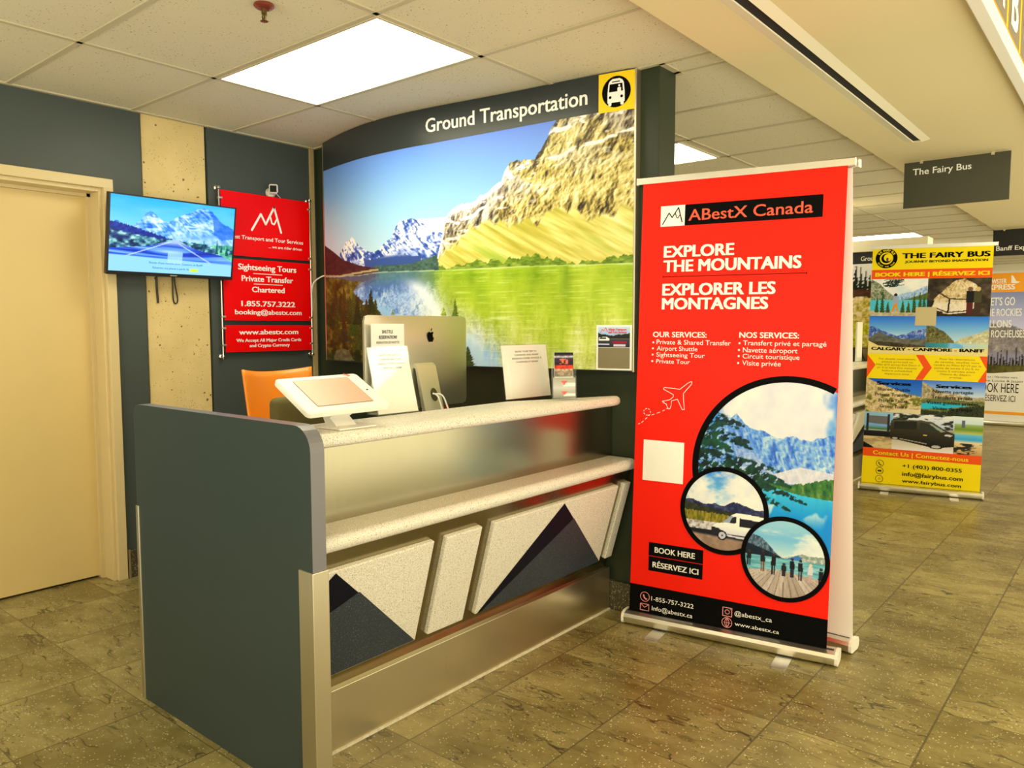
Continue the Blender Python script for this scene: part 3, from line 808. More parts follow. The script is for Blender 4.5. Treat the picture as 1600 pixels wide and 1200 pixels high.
    img = mixc(img, inpoly(S + jx, Z, [(.06, 1.25), (.10, 1.275), (.15, 1.262), (.175, 1.20), (.05, 1.19)]), grad(fbm(S * 40, Z * 40, 3, 58), (0, (60, 50, 28)), (1, (150, 136, 84))))
    return img

mu = thing('wall_mural', 'tall curved mural of a mountain lake under a slate Ground Transportation header', 'mural', (-3.0, 3.2, 1.19))
xs = [k / 46 for k in range(47)]
front = [FM(a, 0)[:2] for a in xs]
MB().prism(front + [(-1.88, 3.235), (-4.18, 3.235)], 1.190, 2.597, lambda u, v, d: (u, v, d)).build('backing_panel', M_HEADER, mu)
picture('landscape_print', FM, 0.0015, 0.9985, 1.195, 2.425, 520, 330, lambda S, T: mural_art(S, T * (2.425 - 1.195) / (2.44 - 1.195)), M_BACKLIT, mu, 0.0015)
hv = []; hf = []
for i, a in enumerate(xs):
    lo = np.interp(a, [0, .165, .329, .488, .623, .749, .92, 1], [2.417, 2.406, 2.402, 2.404, 2.412, 2.417, 2.42, 2.42])
    hv += [FM(a, lo, 0.003), FM(a, 2.596, 0.003)]
    if i: hf.append([2 * i - 2, 2 * i, 2 * i + 1, 2 * i - 1])
mesh_obj('header_band', hv, hf, M_HEADER, mu, True)
Ink(FM).text('Ground Transportation', 0.471, 0.896, 2.466, 2.538, 0.016, 0.0055).build('header_lettering', M_GRAPHIC_WHITE, mu)
k = Ink(FM)
for a in range(8): k.poly(rect(.922 + .077 * a / 8, 2.413, .922 + .077 * (a + 1) / 8, 2.592), .005)
k.build('bus_pictogram_square', M_YELSIGN, mu)
def bus(u, v): return (0.9605 + u * 0.0765 / 2.0, 2.5025 + v * 0.0895)   # unit square -1..1 on the sign
k = Ink(FM)
k.poly([bus(0.80 * math.cos(a), 0.80 * math.sin(a) ) for a in [2 * PI * q / 48 for q in range(48)]], 0.0062, 0)
body = [(-.48, -.55), (-.48, -.05), (-.43, .42), (-.36, .56), (-.2, .66), (.2, .66), (.36, .56), (.43, .42), (.48, -.05), (.48, -.55)]
k.poly([bus(a, c_) for a, c_ in body], 0.0072, 1)
for sx in (-.34, .34): k.poly([bus(sx + a, c_) for a, c_ in [(-.09, -.5), (.09, -.5), (.09, -.66), (.05, -.71), (-.05, -.71), (-.09, -.66)]], 0.0072, 1)
k.poly([bus(a, c_) for a, c_ in [(-.39, 0.0), (-.35, .40), (.35, .40), (.39, 0.0)]], 0.0082, 0)
k.poly([bus(a, c_) for a, c_ in [(-.22, .48), (.22, .48), (.22, .53), (-.22, .53)]], 0.0082, 0)
for sx in (-.32, .32): k.poly([bus(sx + .075 * math.cos(a), -.27 + .075 * math.sin(a)) for a in [2 * PI * q / 16 for q in range(16)]], 0.0082, 0)
k.poly([bus(.19 + .055 * math.cos(a), .28 + .06 * math.sin(a)) for a in [2 * PI * q / 16 for q in range(16)]], 0.0092, 1)
k.poly([bus(a, c_) for a, c_ in [(.09, -.01), (.09, .16), (.14, .2), (.24, .2), (.29, .16), (.29, -.01)]], 0.0092, 1)
k.build('bus_pictogram', [M_GRAPHIC_BLACK, M_GRAPHIC_WHITE], mu)
MB().box((-1.884, 3.180, 1.188), (-1.874, 3.30, 2.598), 0.002).build('end_cap', M_STEELT, mu)
for z in (2.555, 1.905, 1.25): MB().cyl((-1.875, 3.245, z), (-1.870, 3.245, z), 0.008, 14).build('bolt', M_STEELT, mu)
MB().box((-4.192, 3.145, 1.19), (-4.182, 3.22, 2.597)).build('edge_strip', M_STEELT, mu)

# flyer holder fixed to the mural's lower right corner
fh = thing('flyer_holder', 'small framed flyer holder fixed at the lower right corner of the lake mural', 'flyer holder', (-1.96, 3.16, 1.2))
k = Ink(FM); A = (0.921, 1.196, 0.9985, 1.412)
for a in range(6):
    u0 = A[0] + (A[2] - A[0]) * a / 6; u1 = A[0] + (A[2] - A[0]) * (a + 1) / 6
    k.poly(rect(u0, A[1], u1, A[3]), 0.008)
k.build('white_frame', M_PAPER, fh)
k = Ink(FM)
for a in range(6):
    u0 = .9255 + .0690 * a / 6; u1 = .9255 + .0690 * (a + 1) / 6
    k.poly(rect(u0, 1.204, u1, 1.303), 0.0105)
k.build('grey_pocket', mat('grey card', D(122, 108, 72), 0.4), fh)
def flyer_art(S, T):
    img = grad(T, (0, (40, 38, 46)), (.38, (60, 56, 64)), (.42, (120, 110, 60)), (.6, (150, 180, 200)), (1, (196, 212, 222)))
    img = mixc(img, (T < .62 + .25 * np.abs(S - .5) - .1 * fbm(S * 9, T * 0, 2, 1)).astype(float) * (T > .42), (34, 36, 24))
    img = mixc(img, inpoly(S, T, [(.35, .62), (.5, .95), (.68, .62)]) * .6, (170, 186, 200))
    img = mixc(img, inpoly(S, T, [(.03, .33), (.03, .48), (.28, .5), (.36, .42), (.36, .33)]), (240, 236, 226))
    img = mixc(img, inpoly(S, T, [(.05, .40), (.05, .46), (.26, .47), (.26, .40)]), (40, 36, 36))
    img = mixc(img, ((np.abs(T - .24) < .05) & (S > .46) & (S < .9)).astype(float), (150, 20, 40))
    img = mixc(img, ((np.abs(T - .09) < .06) & (S > .5) & (S < .88)).astype(float), (210, 190, 190))
    img = mixc(img, ((np.abs(T - .14) < .03) & (S < .36)).astype(float), (206, 206, 214))
    return img
picture('flyer_print', FM, .9255, .9945, 1.306, 1.404, 60, 40, flyer_art, M_PRINT, fh, 0.0105)
k = Ink(FM)
k.stroke([(.931, 1.375), (.935, 1.392), (.938, 1.383), (.943, 1.400), (.947, 1.378)], .0012, .012, 0)
k.cut().text('ABest Transport', .949, .988, 1.386, 1.396, .02, .012, 0); k.cut().text('and Tour Services', .949, .988, 1.373, 1.383, .02, .012, 0)
k.build('flyer_lettering', M_SIGNRED, fh)

# ================================================================== LEFT WALL: red sign, television, camera
FW = lambda u, v, d=0.0: (-4.33 + d, u, v)
t = thing('wall_sign', 'red three-panel wall sign hung between two steel rods beside the television', 'sign', (XW, 2.82, 1.2))
LOGO = [(2.706, 2.011), (2.772, 2.115), (2.805, 2.055), (2.838, 2.100), (2.868, 2.167), (2.916, 2.013)]
for i, (u0, v0, u1, v1) in enumerate(((2.503, 1.846, 3.133, 2.233), (2.507, 1.449, 3.132, 1.828), (2.510, 1.254, 3.133, 1.419))):
    p = MB().box((-4.336, u0, v0), (-4.330, u1, v1), 0.001).build('red_panel', M_SIGNRED, t)
    k = Ink(FW)
    if i == 0:
        k.stroke(LOGO[:3] + [(2.868, 2.167)], 0.0135); k.stroke([(2.868, 2.167), (2.916, 2.013)], 0.0135)
        k.stroke([(2.838, 2.110), (2.850, 2.066), (2.866, 2.060), (2.888, 2.098)], 0.010)
        k.cut().text('ABest Transport and Tour Services', 2.530, 3.081, 1.950, 1.973, 0.006)
        k.cut().text('... we are rider driven', 2.822, 3.070, 1.909, 1.926, 0.006)
    elif i == 1:
        k.text('Sightseeing Tours', 2.606, 3.022, 1.763, 1.798, 0.022); k.stroke([(2.708, 1.742), (2.916, 1.742)], 0.004, rnd=False)
        k.cut().text('Private Transfer', 2.627, 2.996, 1.693, 1.727, 0.022); k.stroke([(2.709, 1.677), (2.918, 1.677)], 0.004, rnd=False)
        k.cut().text('Chartered', 2.697, 2.930, 1.627, 1.660, 0.022)
        k.cut().text('1.855.757.3222', 2.621, 3.007, 1.538, 1.570, 0.022)
        k.cut().text('booking@abestx.com', 2.576, 3.057, 1.487, 1.516, 0.018)
    else:
        k.text('www.abestx.com', 2.600, 3.027, 1.362, 1.392, 0.022)
        k.cut().text('We Accept All Major Credit Cards', 2.580, 3.049, 1.316, 1.335, 0.026)
        k.text('and Crypto Currency', 2.669, 2.960, 1.283, 1.302, 0.026)
    k.build('lettering', M_GRAPHIC_WHITE, p)
for y in (2.492, 3.140):
    MB().cyl((-4.333, y, 1.215), (-4.333, y, 2.255), 0.0045, 10).build('rod', M_CHROME, t)
    for z in (2.243, 1.226):
        shade(MB().tube([(XW - .001, y, z), (-4.355, y, z), (-4.352, y, z), (-4.325, y, z), (-4.322, y, z)], [.016, .016, .010, .010, .006], 18).build('standoff_cap', M_CHROME, t))
    sg = 1 if y < 2.8 else -1
    for z in (2.184, 1.862, 1.790, 1.471, 1.401, 1.298):
        MB().box((-4.342, y - 0.006 + min(0, sg * .014), z - 0.006), (-4.324, y + 0.006 + max(0, sg * .014), z + 0.006), 0.002).build('rod_clamp', M_STEELT, t)

# television
TA, TB = Vector((-4.270, 1.797, 1.690)), Vector((-4.197, 1.797, 2.112))      # bottom and top of the left edge
TV_U = (TB - TA).normalized(); TV_N = Vector((TV_U.z, 0, -TV_U.x)); TV_H = (TB - TA).length; TV_W = 0.727
def FT(u, v, d=0.0): return TA + Vector((0, u, 0)) + TV_U * v + TV_N * d
t = thing('television', 'flat television showing a road to snowy mountains, tilted forward on the concrete strip', 'television', (-4.3, 2.16, 1.69))
bm = bmesh.new(); bmesh.ops.create_cube(bm, size=1)
for v in bm.verts: v.co = Vector(((v.co.x + .5) * TV_W, (v.co.y + .5) * TV_H, -0.014 + v.co.z * 0.028))
bmesh.ops.bevel(bm, geom=bm.edges[:], offset=0.003, segments=2, profile=0.5, affect='EDGES')
for v in bm.verts: v.co = FT(v.co.x, v.co.y, v.co.z)
bmesh.ops.recalc_face_normals(bm, faces=bm.faces[:])
MB().bm(bm).build('housing', M_BLACK, t)
bz = MB()
FTb = lambda u, v, d: tuple(FT(u, v, d))
bz.prism(rect(0.0, 0.0, TV_W, 0.020), 0.0, 0.004, FTb).prism(rect(0.0, TV_H - 0.008, TV_W, TV_H), 0.0, 0.004, FTb)
bz.prism(rect(0.0, 0.02, 0.009, TV_H - 0.008), 0.0, 0.004, FTb).prism(rect(TV_W - 0.009, 0.02, TV_W, TV_H - 0.008), 0.0, 0.004, FTb)
bz.build('bezel', M_BLACK, t)
def tv_art(S, T):
    img = grad(T, (.55, (130, 214, 255)), (1, (40, 176, 250)))
    img = mixc(img, sm(.55, .9, T) * sm(.0, .5, fbm(S * 3, T * 6, 3, 2) - .4) * .3, (170, 226, 250))
    R = [(0, .62), (.05, .68), (.10, .62), (.16, .60), (.22, .68), (.27, .80), (.30, .84), (.34, .80), (.38, .74), (.43, .70), (.47, .74), (.52, .80), (.60, .86), (.68, .93), (.74, .95), (.80, .93), (.85, .84), (.90, .76), (.95, .74), (1, .70)]
    r = line_at(S, R) + (fbm(S * 30, T * 0, 3, 5) - .5) * .03
    m = (T < r).astype(float)
    crag = relief(S, T, 8, 6, 7, 7, 2.8, .014, 4); face = fbm(S * 9 - T * 5, T * 7, 3, 9)
    col = grad(np.clip(crag * .8 + face * .5 - .18, 0, 1), (0, (14, 60, 180)), (.3, (40, 116, 226)), (.5, (96, 170, 240)), (.68, (176, 220, 248)), (1, (244, 252, 255)))
    col = mixc(col, sm(.70, .48, T) * sm(.25, .75, S) * .6, (156, 208, 242))
    col = mixc(col, inpoly(S, T, [(.80, .95), (.83, .60), (.90, .52), (1, .55), (1, .70), (.88, .82)]) * .75, (40, 110, 226))
    img = mixc(img, m, col)
    # left dark forest slope
    f = line_at(S, [(0, .66), (.12, .62), (.28, .56), (.40, .51), (.50, .47), (.55, .45)]) + (fbm(S * 70, T * 0, 2, 4) - .5) * .04
    img = mixc(img, ((T < f) & (S < .55)).astype(float), grad(fbm(S * 40, T * 30, 3, 6), (0, (6, 20, 110)), (1, (36, 76, 180))))
    # valley floor and bushes
    vf = line_at(S, [(0, .56), (.2, .50), (.40, .47), (.5, .46), (.6, .46), (.8, .44), (1, .46)])
    bush = fbm(S * 24, T * 22, 4, 11)
    vc = grad(np.clip(bush * 1.5 - .3, 0, 1), (0, (6, 26, 70)), (.3, (20, 64, 110)), (.5, (84, 156, 166)), (.7, (160, 216, 220)), (1, (220, 250, 240)))
    vc = mixc(vc, sm(.4, .0, S) * sm(.5, .65, fbm(S * 11, T * 9, 3, 12)) * .8, (12, 36, 100))
    vc = mixc(vc, sm(.62, .8, S) * sm(.46, .6, fbm(S * 13, T * 14, 3, 13)) * .7, (96, 206, 150))
    img = mixc(img, (T < vf).astype(float), vc)
    for k, (s0, h) in enumerate(((.61, .12), (.66, .09), (.745, .16), (.80, .10), (.86, .20), (.90, .12), (.95, .16))):
        img = conifer(img, S, T, s0, .30 + .02 * (k % 3), h, .035, (16, 86, 104), k)
    # road
    rl = line_at(T, [(.0, -1.6), (.18, -.05), (.30, .0), (.36, .30), (.47, .49)]); rr = line_at(T, [(.0, 1.9), (.20, 1.02), (.30, .90), (.36, .68), (.47, .52)])
    road = ((S > rl) & (S < rr) & (T < .47)).astype(float)
    sh = fbm(S * 2.2, (T - .12 * (S - .5) ** 2) * 26, 3, 15)
    rc = grad(np.clip(sh * 1.6 - .35, 0, 1), (0, (10, 26, 140)), (.4, (30, 76, 206)), (.6, (80, 140, 232)), (1, (160, 206, 248)))
    rc = mixc(rc, sm(.36, .44, T), (164, 196, 240)); img = mixc(img, road, rc)
    for (x0, y0, x1, y1) in ((.10, .19, .47, .44), (.86, .13, .535, .42)):
        d = np.abs((S - x0) * (y1 - y0) - (T - y0) * (x1 - x0)) / math.hypot(x1 - x0, y1 - y0)
        img = mixc(img, ((d < .006) & (T > min(y0, y1)) & (T < max(y0, y1))).astype(float) * .8, (200, 226, 255))
    img = mixc(img, sm(.205, .185, T + .05 * (S - .5)), (146, 212, 250))
    img = mixc(img, ((np.abs(S - .51) < .058) & (np.abs(T - .215) < .085)).astype(float) * .8, (170, 222, 246))
    img = mixc(img, ((np.abs(S - .67) < .034) & (np.abs(T - .062) < .020)).astype(float), (206, 236, 60))
    return img
picture('screen', FTb, 0.009, TV_W - 0.009, 0.020, TV_H - 0.008, 200, 116, tv_art, M_SCREEN, t, 0.0012, emissive=True)
k = Ink(FTb)
k.text("Besoin d'une navette pour Canmore et Banff?", .225, .535, .070, .081, .01, .0024)
k.cut().text('Réservez vos places à partir de', .245, .455, .043, .054, .01, .0024)
k.build('screen_lettering', mat('teal screen ink', D(40, 110, 160), 0.4, emit=0.4), t)
k = Ink(FTb); k.stroke([(.345, .009), (.385, .009)], .006, .0052, rnd=False); k.build('maker_badge', M_STEELT, t)
q = MB(); q.box((-4.382, 2.06, 1.80), (-4.360, 2.26, 2.02)); q.box((-4.360, 2.12, 1.86), (-4.252, 2.20, 1.96), 0.004)
q.build('wall_bracket', M_BLACK, t)
def cable(name, label, pts, r, m, cat='cable'):
    P = [Vector(p) for p in pts]; S_ = []
    for i in range(len(P) - 1):
        a, b_, c_, d_ = P[max(i - 1, 0)], P[i], P[i + 1], P[min(i + 2, len(P) - 1)]
        for k in range(6):
            u = k / 6; S_.append(0.5 * ((2 * b_) + (c_ - a) * u + (2 * a - 5 * b_ + 4 * c_ - d_) * u * u + (3 * b_ - a - 3 * c_ + d_) * u ** 3))
    S_.append(P[-1])
    o = shade(MB().tube(S_, r, 8).build(name, m)); 
    return tag(o, label, cat) if label else o
cable('power_cable', 'short straight black cable hanging below the television', [(-4.372, 2.11, 1.80), (-4.372, 2.115, 1.70), (-4.374, 2.118, 1.62), (-4.374, 2.122, 1.545)], 0.006, M_BLACK)
cable('looped_cable', 'looped black cable hanging below the middle of the television', [(-4.371, 2.205, 1.80), (-4.371, 2.208, 1.68), (-4.374, 2.212, 1.57), (-4.374, 2.224, 1.545), (-4.374, 2.238, 1.57), (-4.371, 2.222, 1.67), (-4.371, 2.215, 1.80)], 0.004, M_BLACK)

# wall camera
t = thing('security_camera', 'small white square camera with black lens on the wall above the red sign', 'camera', (XW, 2.87, 2.27))
shade(MB().tube([(XW, 2.865, 2.262), (-4.352, 2.865, 2.262), (-4.348, 2.862, 2.262)], [.030, .030, .022], 22).build('wall_plate', M_WHITE, t))
MB().box((-4.36, 2.852, 2.248), (-4.30, 2.876, 2.272), 0.006).build('arm', M_WHITE, t)
rot = Matrix.Rotation(math.radians(-38), 3, 'Z') @ Matrix.Rotation(math.radians(12), 3, 'Y')
cc = Vector((-4.285, 2.838, 2.277))
q = MB(); q.box(cc - Vector((.018, .027, .027)), cc + Vector((.018, .027, .027)), 0.010, seg=4, rot=rot); q.build('body', M_WHITE, t)
bm = bmesh.new(); bmesh.ops.create_cube(bm, size=1)
for v in bm.verts: v.co = cc + rot @ (Vector((0.0185, 0, 0)) + Vector((v.co.x * .002, v.co.y * .040, v.co.z * .040)))
MB().bm(bm).build('lens_panel', mat('dark lens glass', D(10, 10, 14), 0.3, spec=0.1), t)
cable('camera_cable', 'thin white cable dropping from the wall camera behind the red sign', [(-4.30, 2.862, 2.262), (-4.335, 2.90, 2.25), (-4.355, 2.935, 2.236), (-4.362, 2.948, 2.21)], 0.003, M_CABLEW)
cable('mural_cable', 'white cable curving from the mural edge to the red sign', [(-4.196, 3.175, 1.745), (-4.24, 3.16, 1.742), (-4.32, 3.150, 1.70), (-4.345, 3.155, 1.62), (-4.347, 3.158, 1.53), (-4.352, 3.150, 1.44)], 0.0045, M_CABLEW)

# ================================================================== ON AND BEHIND THE COUNTER
# tablet in its white enclosure
t = thing('tablet_stand', 'white tilted tablet enclosure on a bracket at the near end of the counter', 'tablet', (-2.0, 1.58, 1.08))
KA = Vector((-1.957, 1.398, 1.141)); KU = Vector((-2.167, 1.419, 1.237)) - KA; KH = KU.length; KU.normalize()
KR = (Vector((-1.923, 1.703, 1.147)) - KA).normalized(); KR = (KR - KU * KR.dot(KU)).normalized(); KN = KR.cross(KU); KW = 0.307
if KN.z < 0: KN = -KN
def FK(u, v, d=0.0): return KA + KR * u + KU * v + KN * d
bm = bmesh.new(); bmesh.ops.create_cube(bm, size=1)
for v in bm.verts: v.co = Vector(((v.co.x + .5) * KW, (v.co.y + .5) * KH, -0.010 + v.co.z * 0.020))
bmesh.ops.bevel(bm, geom=[e for e in bm.edges if abs(e.verts[0].co.z - e.verts[1].co.z) > .01], offset=0.016, segments=4, profile=0.5, affect='EDGES')
bmesh.ops.bevel(bm, geom=[e for e in bm.edges if abs(e.verts[0].co.z - e.verts[1].co.z) < 1e-5], offset=0.004, segments=2, profile=0.5, affect='EDGES')
for v in bm.verts: v.co = FK(v.co.x, v.co.y, v.co.z)
bmesh.ops.recalc_face_normals(bm, faces=bm.faces[:])
MB().bm(bm).build('enclosure', M_WHITE, t)
FKt = lambda u, v, d: tuple(FK(u, v, d))
k = Ink(FKt); k.poly(rect(.052, .034, .258, .206), .0012); k.build('glass_border', M_BLACK, t)
k = Ink(FKt); k.poly(rect(.052, .034, .256, .203), .0020); k.build('tablet_screen', mat('dim rosy tablet screen', D(200, 156, 116), 0.3, spec=0.25, emit=0.05), t)
k = Ink(FKt); k.poly(circle(.268, .218, .008, 14), .0012); k.poly(circle(.258, .226, .005, 12), .0012); k.build('red_sticker', M_ORED, t)
k = Ink(FKt); k.poly(circle(.280, .110, .004, 10), .0012); k.build('key_lock', M_DARK, t)
q = MB()
q.box((-2.045, 1.490, 1.081), (-1.925, 1.640, 1.086), 0.002)
q.prism([(-2.040, 1.085), (-1.985, 1.085), (-2.020, 1.112), (-1.975, 1.138), (-2.04, 1.162), (-2.060, 1.12)], 1.525, 1.605, lambda u, v, d: (u, d, v))
q.build('bracket', M_WHITE, t)

# acrylic sign stands
def acrylic(name, label, a, b_, h, lean, back, txt, title_m, qr, group=None, thick=0.004):
    """a sheet of paper in a clear leaning holder; a, b_ = lower left and right corners on the top"""
    A, B = Vector(a), Vector(b_); R = (B - A).normalized(); W = (B - A).length
    bk = Vector((-R.y, R.x, 0)); U = (Vector((0, 0, 1)) * math.cos(lean) + bk * math.sin(lean)).normalized(); N = R.cross(U)
    F = lambda u, v, d=0.0: tuple(A + R * u + U * v + N * d)
    t = thing(name, label, 'sign stand', tuple((A + B) / 2), group)
    q = MB(); q.prism(rect(-.004, 0, W + .004, h + .004), -.006, -.0035, F); q.prism(rect(-.004, 0, W + .004, h + .004), .0015, .004, F)
    q.prism([(0, 0), (back, 0), (back, .003), (0, .003)], 0, W, lambda u, v, d: tuple(A + R * d + bk * u + Vector((0, 0, v))))
    q.build('clear_holder', M_GLASS, t)
    MB().prism(rect(0, .004, W, h), -.003, .0008, F).build('paper', M_PAPER, t)
    k = Ink(F)
    for s_, u0, u1, v0, v1, mi in txt: k.cut().text(s_, u0 * W, u1 * W, v0 * h, v1 * h, .004, .0012, mi)
    k.build('lettering', [mat('faint grey ink', D(140, 132, 116), .6), M_GRAPHIC_BLACK, M_YEL], t)
    return t, F
T1 = (('BOOK YOUR TRIP TO', .28, .76, .865, .895, 0), ('CANMORE AND BANFF', .26, .80, .80, .83, 0), ('RÉSERVEZ VOTRE VOYAGE À', .2, .86, .735, .765, 0), ('CANMORE ET BANFF', .28, .78, .67, .70, 0))
acrylic('sign_stand', 'wide white booking card in a clear holder beside the brochure holder', (-2.158, 2.578, 1.081), (-2.145, 2.885, 1.081), 0.243, 0.13, .045, T1, None, None, 'clear sign holders on the counter')
acrylic('sign_stand', 'narrow white booking card leaning back right behind the tablet', (-2.150, 1.843, 1.081), (-2.140, 2.030, 1.081), 0.256, 0.27, .075, T1, None, None, 'clear sign holders on the counter')

# brochure holder
A = Vector((-2.018, 2.727, 1.0835)); B = Vector((-1.943, 2.806, 1.0835)); R = (B - A).normalized(); bk = Vector((-R.y, R.x, 0)); W = (B - A).length
U = (Vector((0, 0, 1)) * math.cos(.08) + bk * math.sin(.08)); N = R.cross(U)
FB = lambda u, v, d=0.0: tuple(A + R * u + U * v + N * d)
t = thing('brochure_holder', 'small clear brochure holder with dark leaflets at the far end of the counter', 'brochure holder', tuple((A + B) / 2))
q = MB(); q.prism(rect(0, 0, W, .222), -.022, -.019, FB); q.prism(rect(0, 0, W, .105), .0, .0025, FB)
q.prism(rect(0, 0, .002, .15), -.019, .0, FB); q.prism(rect(W - .002, 0, W, .15), -.019, .0, FB); q.prism(rect(0, 0, W, .003), -.04, .03, FB)
q.build('clear_holder', M_GLASS, t)
def leaf_art(S, T):
    img = grad(T, (0, (140, 122, 90)), (.3, (176, 150, 110)), (.34, (200, 60, 30)), (.46, (190, 50, 30)), (.5, (40, 24, 40)), (.75, (60, 40, 60)), (.82, (210, 200, 190)), (.9, (30, 26, 34)), (1, (24, 22, 26)))
    n = fbm(S * 9, T * 14, 3, 3); img = img * (.6 + .8 * n[..., None])
    img = mixc(img, ((np.abs(T - .62) < .1) & (np.abs(S - .5) < .2)).astype(float) * (n > .5), (214, 110, 60))
    return img
def low_art(S, T):
    img = grad(T, (0, (150, 136, 104)), (.5, (206, 196, 170)), (1, (170, 156, 122)))
    for t0 in (.16, .66): 
        img = mixc(img, ((np.abs(T - t0) < .08) & (S > .45)).astype(float), (236, 232, 226)); img = mixc(img, inpoly(S, T, [(.34, t0 + .18), (.66, t0 + .18), (.5, t0 - .04)]), (236, 84, 48))
    return img
lf = MB().prism(rect(.012, .006, W - .012, .208), -.016, -.010, FB).build('leaflets', M_PAPER, t)
picture('leaflet_print', FB, .012, W - .012, .100, .208, 24, 40, leaf_art, M_PRINT, lf, -.0095)
picture('pocket_card_print', FB, .004, W - .004, .006, .096, 30, 30, low_art, M_PRINT, lf, -.004)

# desktop computer, seen from behind
IX = -2.60
t = thing('desktop_computer', 'silver all-in-one computer seen from behind with a black apple mark', 'computer', (IX, 2.47, 0.93))
y0, y1, z0, z1 = 2.153, 2.795, 1.030, 1.456
bm = bmesh.new(); NX, NY = 24, 16
gridv = [[None] * (NX + 1) for _ in range(NY + 1)]
def rr_pt(a, b_, r=.035):
    y = y0 + (y1 - y0) * a; z = z0 + (z1 - z0) * b_
    return y, z
for j in range(NY + 1):
    for i in range(NX + 1):
        a, b_ = i / NX, j / NY; y, z = rr_pt(a, b_)
        e = min(1, min(a, 1 - a) / .30) ; f_ = min(1, min(b_, 1 - b_) / .30)
        bulge = .030 * (1 - (1 - e) ** 2) * (1 - (1 - f_) ** 2)
        gridv[j][i] = bm.verts.new((IX + bulge, y, z))
for j in range(NY):
    for i in range(NX): bm.faces.new((gridv[j][i], gridv[j][i + 1], gridv[j + 1][i + 1], gridv[j + 1][i]))
ext = bmesh.ops.extrude_face_region(bm, geom=bm.faces[:])
for v in [e for e in ext['geom'] if isinstance(e, bmesh.types.BMVert)]: v.co.x = IX - 0.012
# round the four corners
for v in bm.verts:
    r = .022; cy = min(max(v.co.y, y0 + r), y1 - r); cz = min(max(v.co.z, z0 + r), z1 - r); dy, dz = v.co.y - cy, v.co.z - cz; L = math.hypot(dy, dz)
    if abs(dy) > 1e-6 and abs(dz) > 1e-6 and L > r: v.co.y = cy + dy / L * r; v.co.z = cz + dz / L * r
bmesh.ops.recalc_face_normals(bm, faces=bm.faces[:])
shade(MB().bm(bm).build('housing', mat('anodised aluminium', (0.62, 0.59, 0.50, 1), 0.42, 0.85), t), 0.7)
MB().box((IX - 0.017, y0 + .004, z0 + .004), (IX - 0.0122, y1 - .004, z1 - .004)).build('display_glass', M_BLACK, t)
q = MB()
ys0, ys1 = 2.412, 2.530
q.prism([(IX + .020, 1.235), (IX + .034, 1.240), (IX + .052, 1.225), (IX + .125, .945), (IX + .118, .931), (IX - .07, .931), (IX - .07, .938), (IX + .100, .938), (IX + .040, 1.215), (IX + .020, 1.222)], ys0, ys1, lambda u, v, d: (u, d, v))
stand = q.build('stand', mat('bright aluminium', (0.74, 0.71, 0.60, 1), 0.38, 0.8), t)
def FS(u, v, d=0.0):
    z = 1.225 - v; x = IX + .052 + v * .073 / .28
    return (x + d * .97, u, z + d * .26)
k = Ink(FS); k.poly([(2.485 + .022 * math.cos(a), .130 + .030 * math.sin(a)) for a in [2 * PI * q_ / 24 for q_ in range(24)]][::-1], .001); k.build('cable_hole', mat('shadowed hole', D(72, 66, 34), .6), stand)
FI = lambda u, v, d=0.0: (IX + .030 + d, 2.52 + u, 1.362 + v)
AP = [(0.0, .30), (.10, .36), (.22, .40), (.34, .37), (.415, .29), (.34, .22), (.30, .12), (.305, .0), (.36, -.10), (.455, -.165), (.42, -.28), (.34, -.43), (.25, -.52), (.15, -.52), (.02, -.47), (-.10, -.52), (-.20, -.53), (-.31, -.44), (-.41, -.25), (-.46, -.02), (-.44, .17), (-.36, .32), (-.23, .40), (-.10, .37)]
LF = [(.02, .43), (.03, .56), (.11, .68), (.21, .73), (.215, .62), (.15, .50)]
k = Ink(FI); k.poly([(a * .046, b_ * .052) for a, b_ in AP], .0012); k.poly([(a * .046, b_ * .052) for a, b_ in LF], .0012); k.build('apple_mark', M_GRAPHIC_BLACK, t)
cable('computer_cable', 'white cable looping out of the hole in the computer stand', [FS(2.475, .125, .004), FS(2.480, .15, .030), (IX + .155, 2.476, .99), (IX + .16, 2.455, .945)], .004, M_CABLEW)
cable('computer_cable', 'second white cable beside it dropping from the computer stand', [FS(2.490, .128, .004), FS(2.508, .15, .034), (IX + .16, 2.512, .99), (IX + .165, 2.49, .945)], .004, M_CABLEW)
# notice on the back of the computer
FN = lambda u, v, d=0.0: (-2.566 + d, u, v)
t = thing('paper_notice', 'white shuttle reservation notice stuck to the back of the computer', 'notice', (-2.566, 2.24, 1.14))
MB().prism(rect(2.162, 1.15, 2.352, 1.419), -.002, .0, FN).build('paper', M_PAPER, t)
k = Ink(FN)
k.text('SHUTTLE', 2.222, 2.284, 1.377, 1.391, .008); k.cut().text('RESERVATION?', 2.205, 2.308, 1.353, 1.367, .008); k.cut().text('RÉSERVATION DE NAVETTE?', 2.190, 2.322, 1.332, 1.342, .0)
k.build('lettering', M_GRAPHIC_BLACK, t)
k = Ink(FN); k.text('Please message us online', 2.200, 2.31, 1.304, 1.310, .0, .001, 0); k.text('and mention shuttle at desk', 2.200, 2.31, 1.290, 1.296, .0, .001, 0)
k.poly(rect(2.28, 1.303, 2.31, 1.311), .0015, 2); k.poly(rect(2.245, 1.289, 2.275, 1.297), .0015, 1)
k.build('small_print', [mat('mid grey ink', D(120, 116, 110), .6), mat('blue marker', D(40, 70, 130), .5), M_YEL], t)
# orange folded pouch on the desk
t = MB(); t.prism([(2.62, .931), (2.72, .931), (2.745, 1.085), (2.600, 1.085)], -2.70, -2.66, lambda u, v, d: (d, u, v))
tag(t.build('orange_pouch', mat('orange pouch fabric', D(244, 100, 28), .6, noise=.1, scale=60)), 'small orange pouch on the desk below the right corner of the computer', 'pouch')

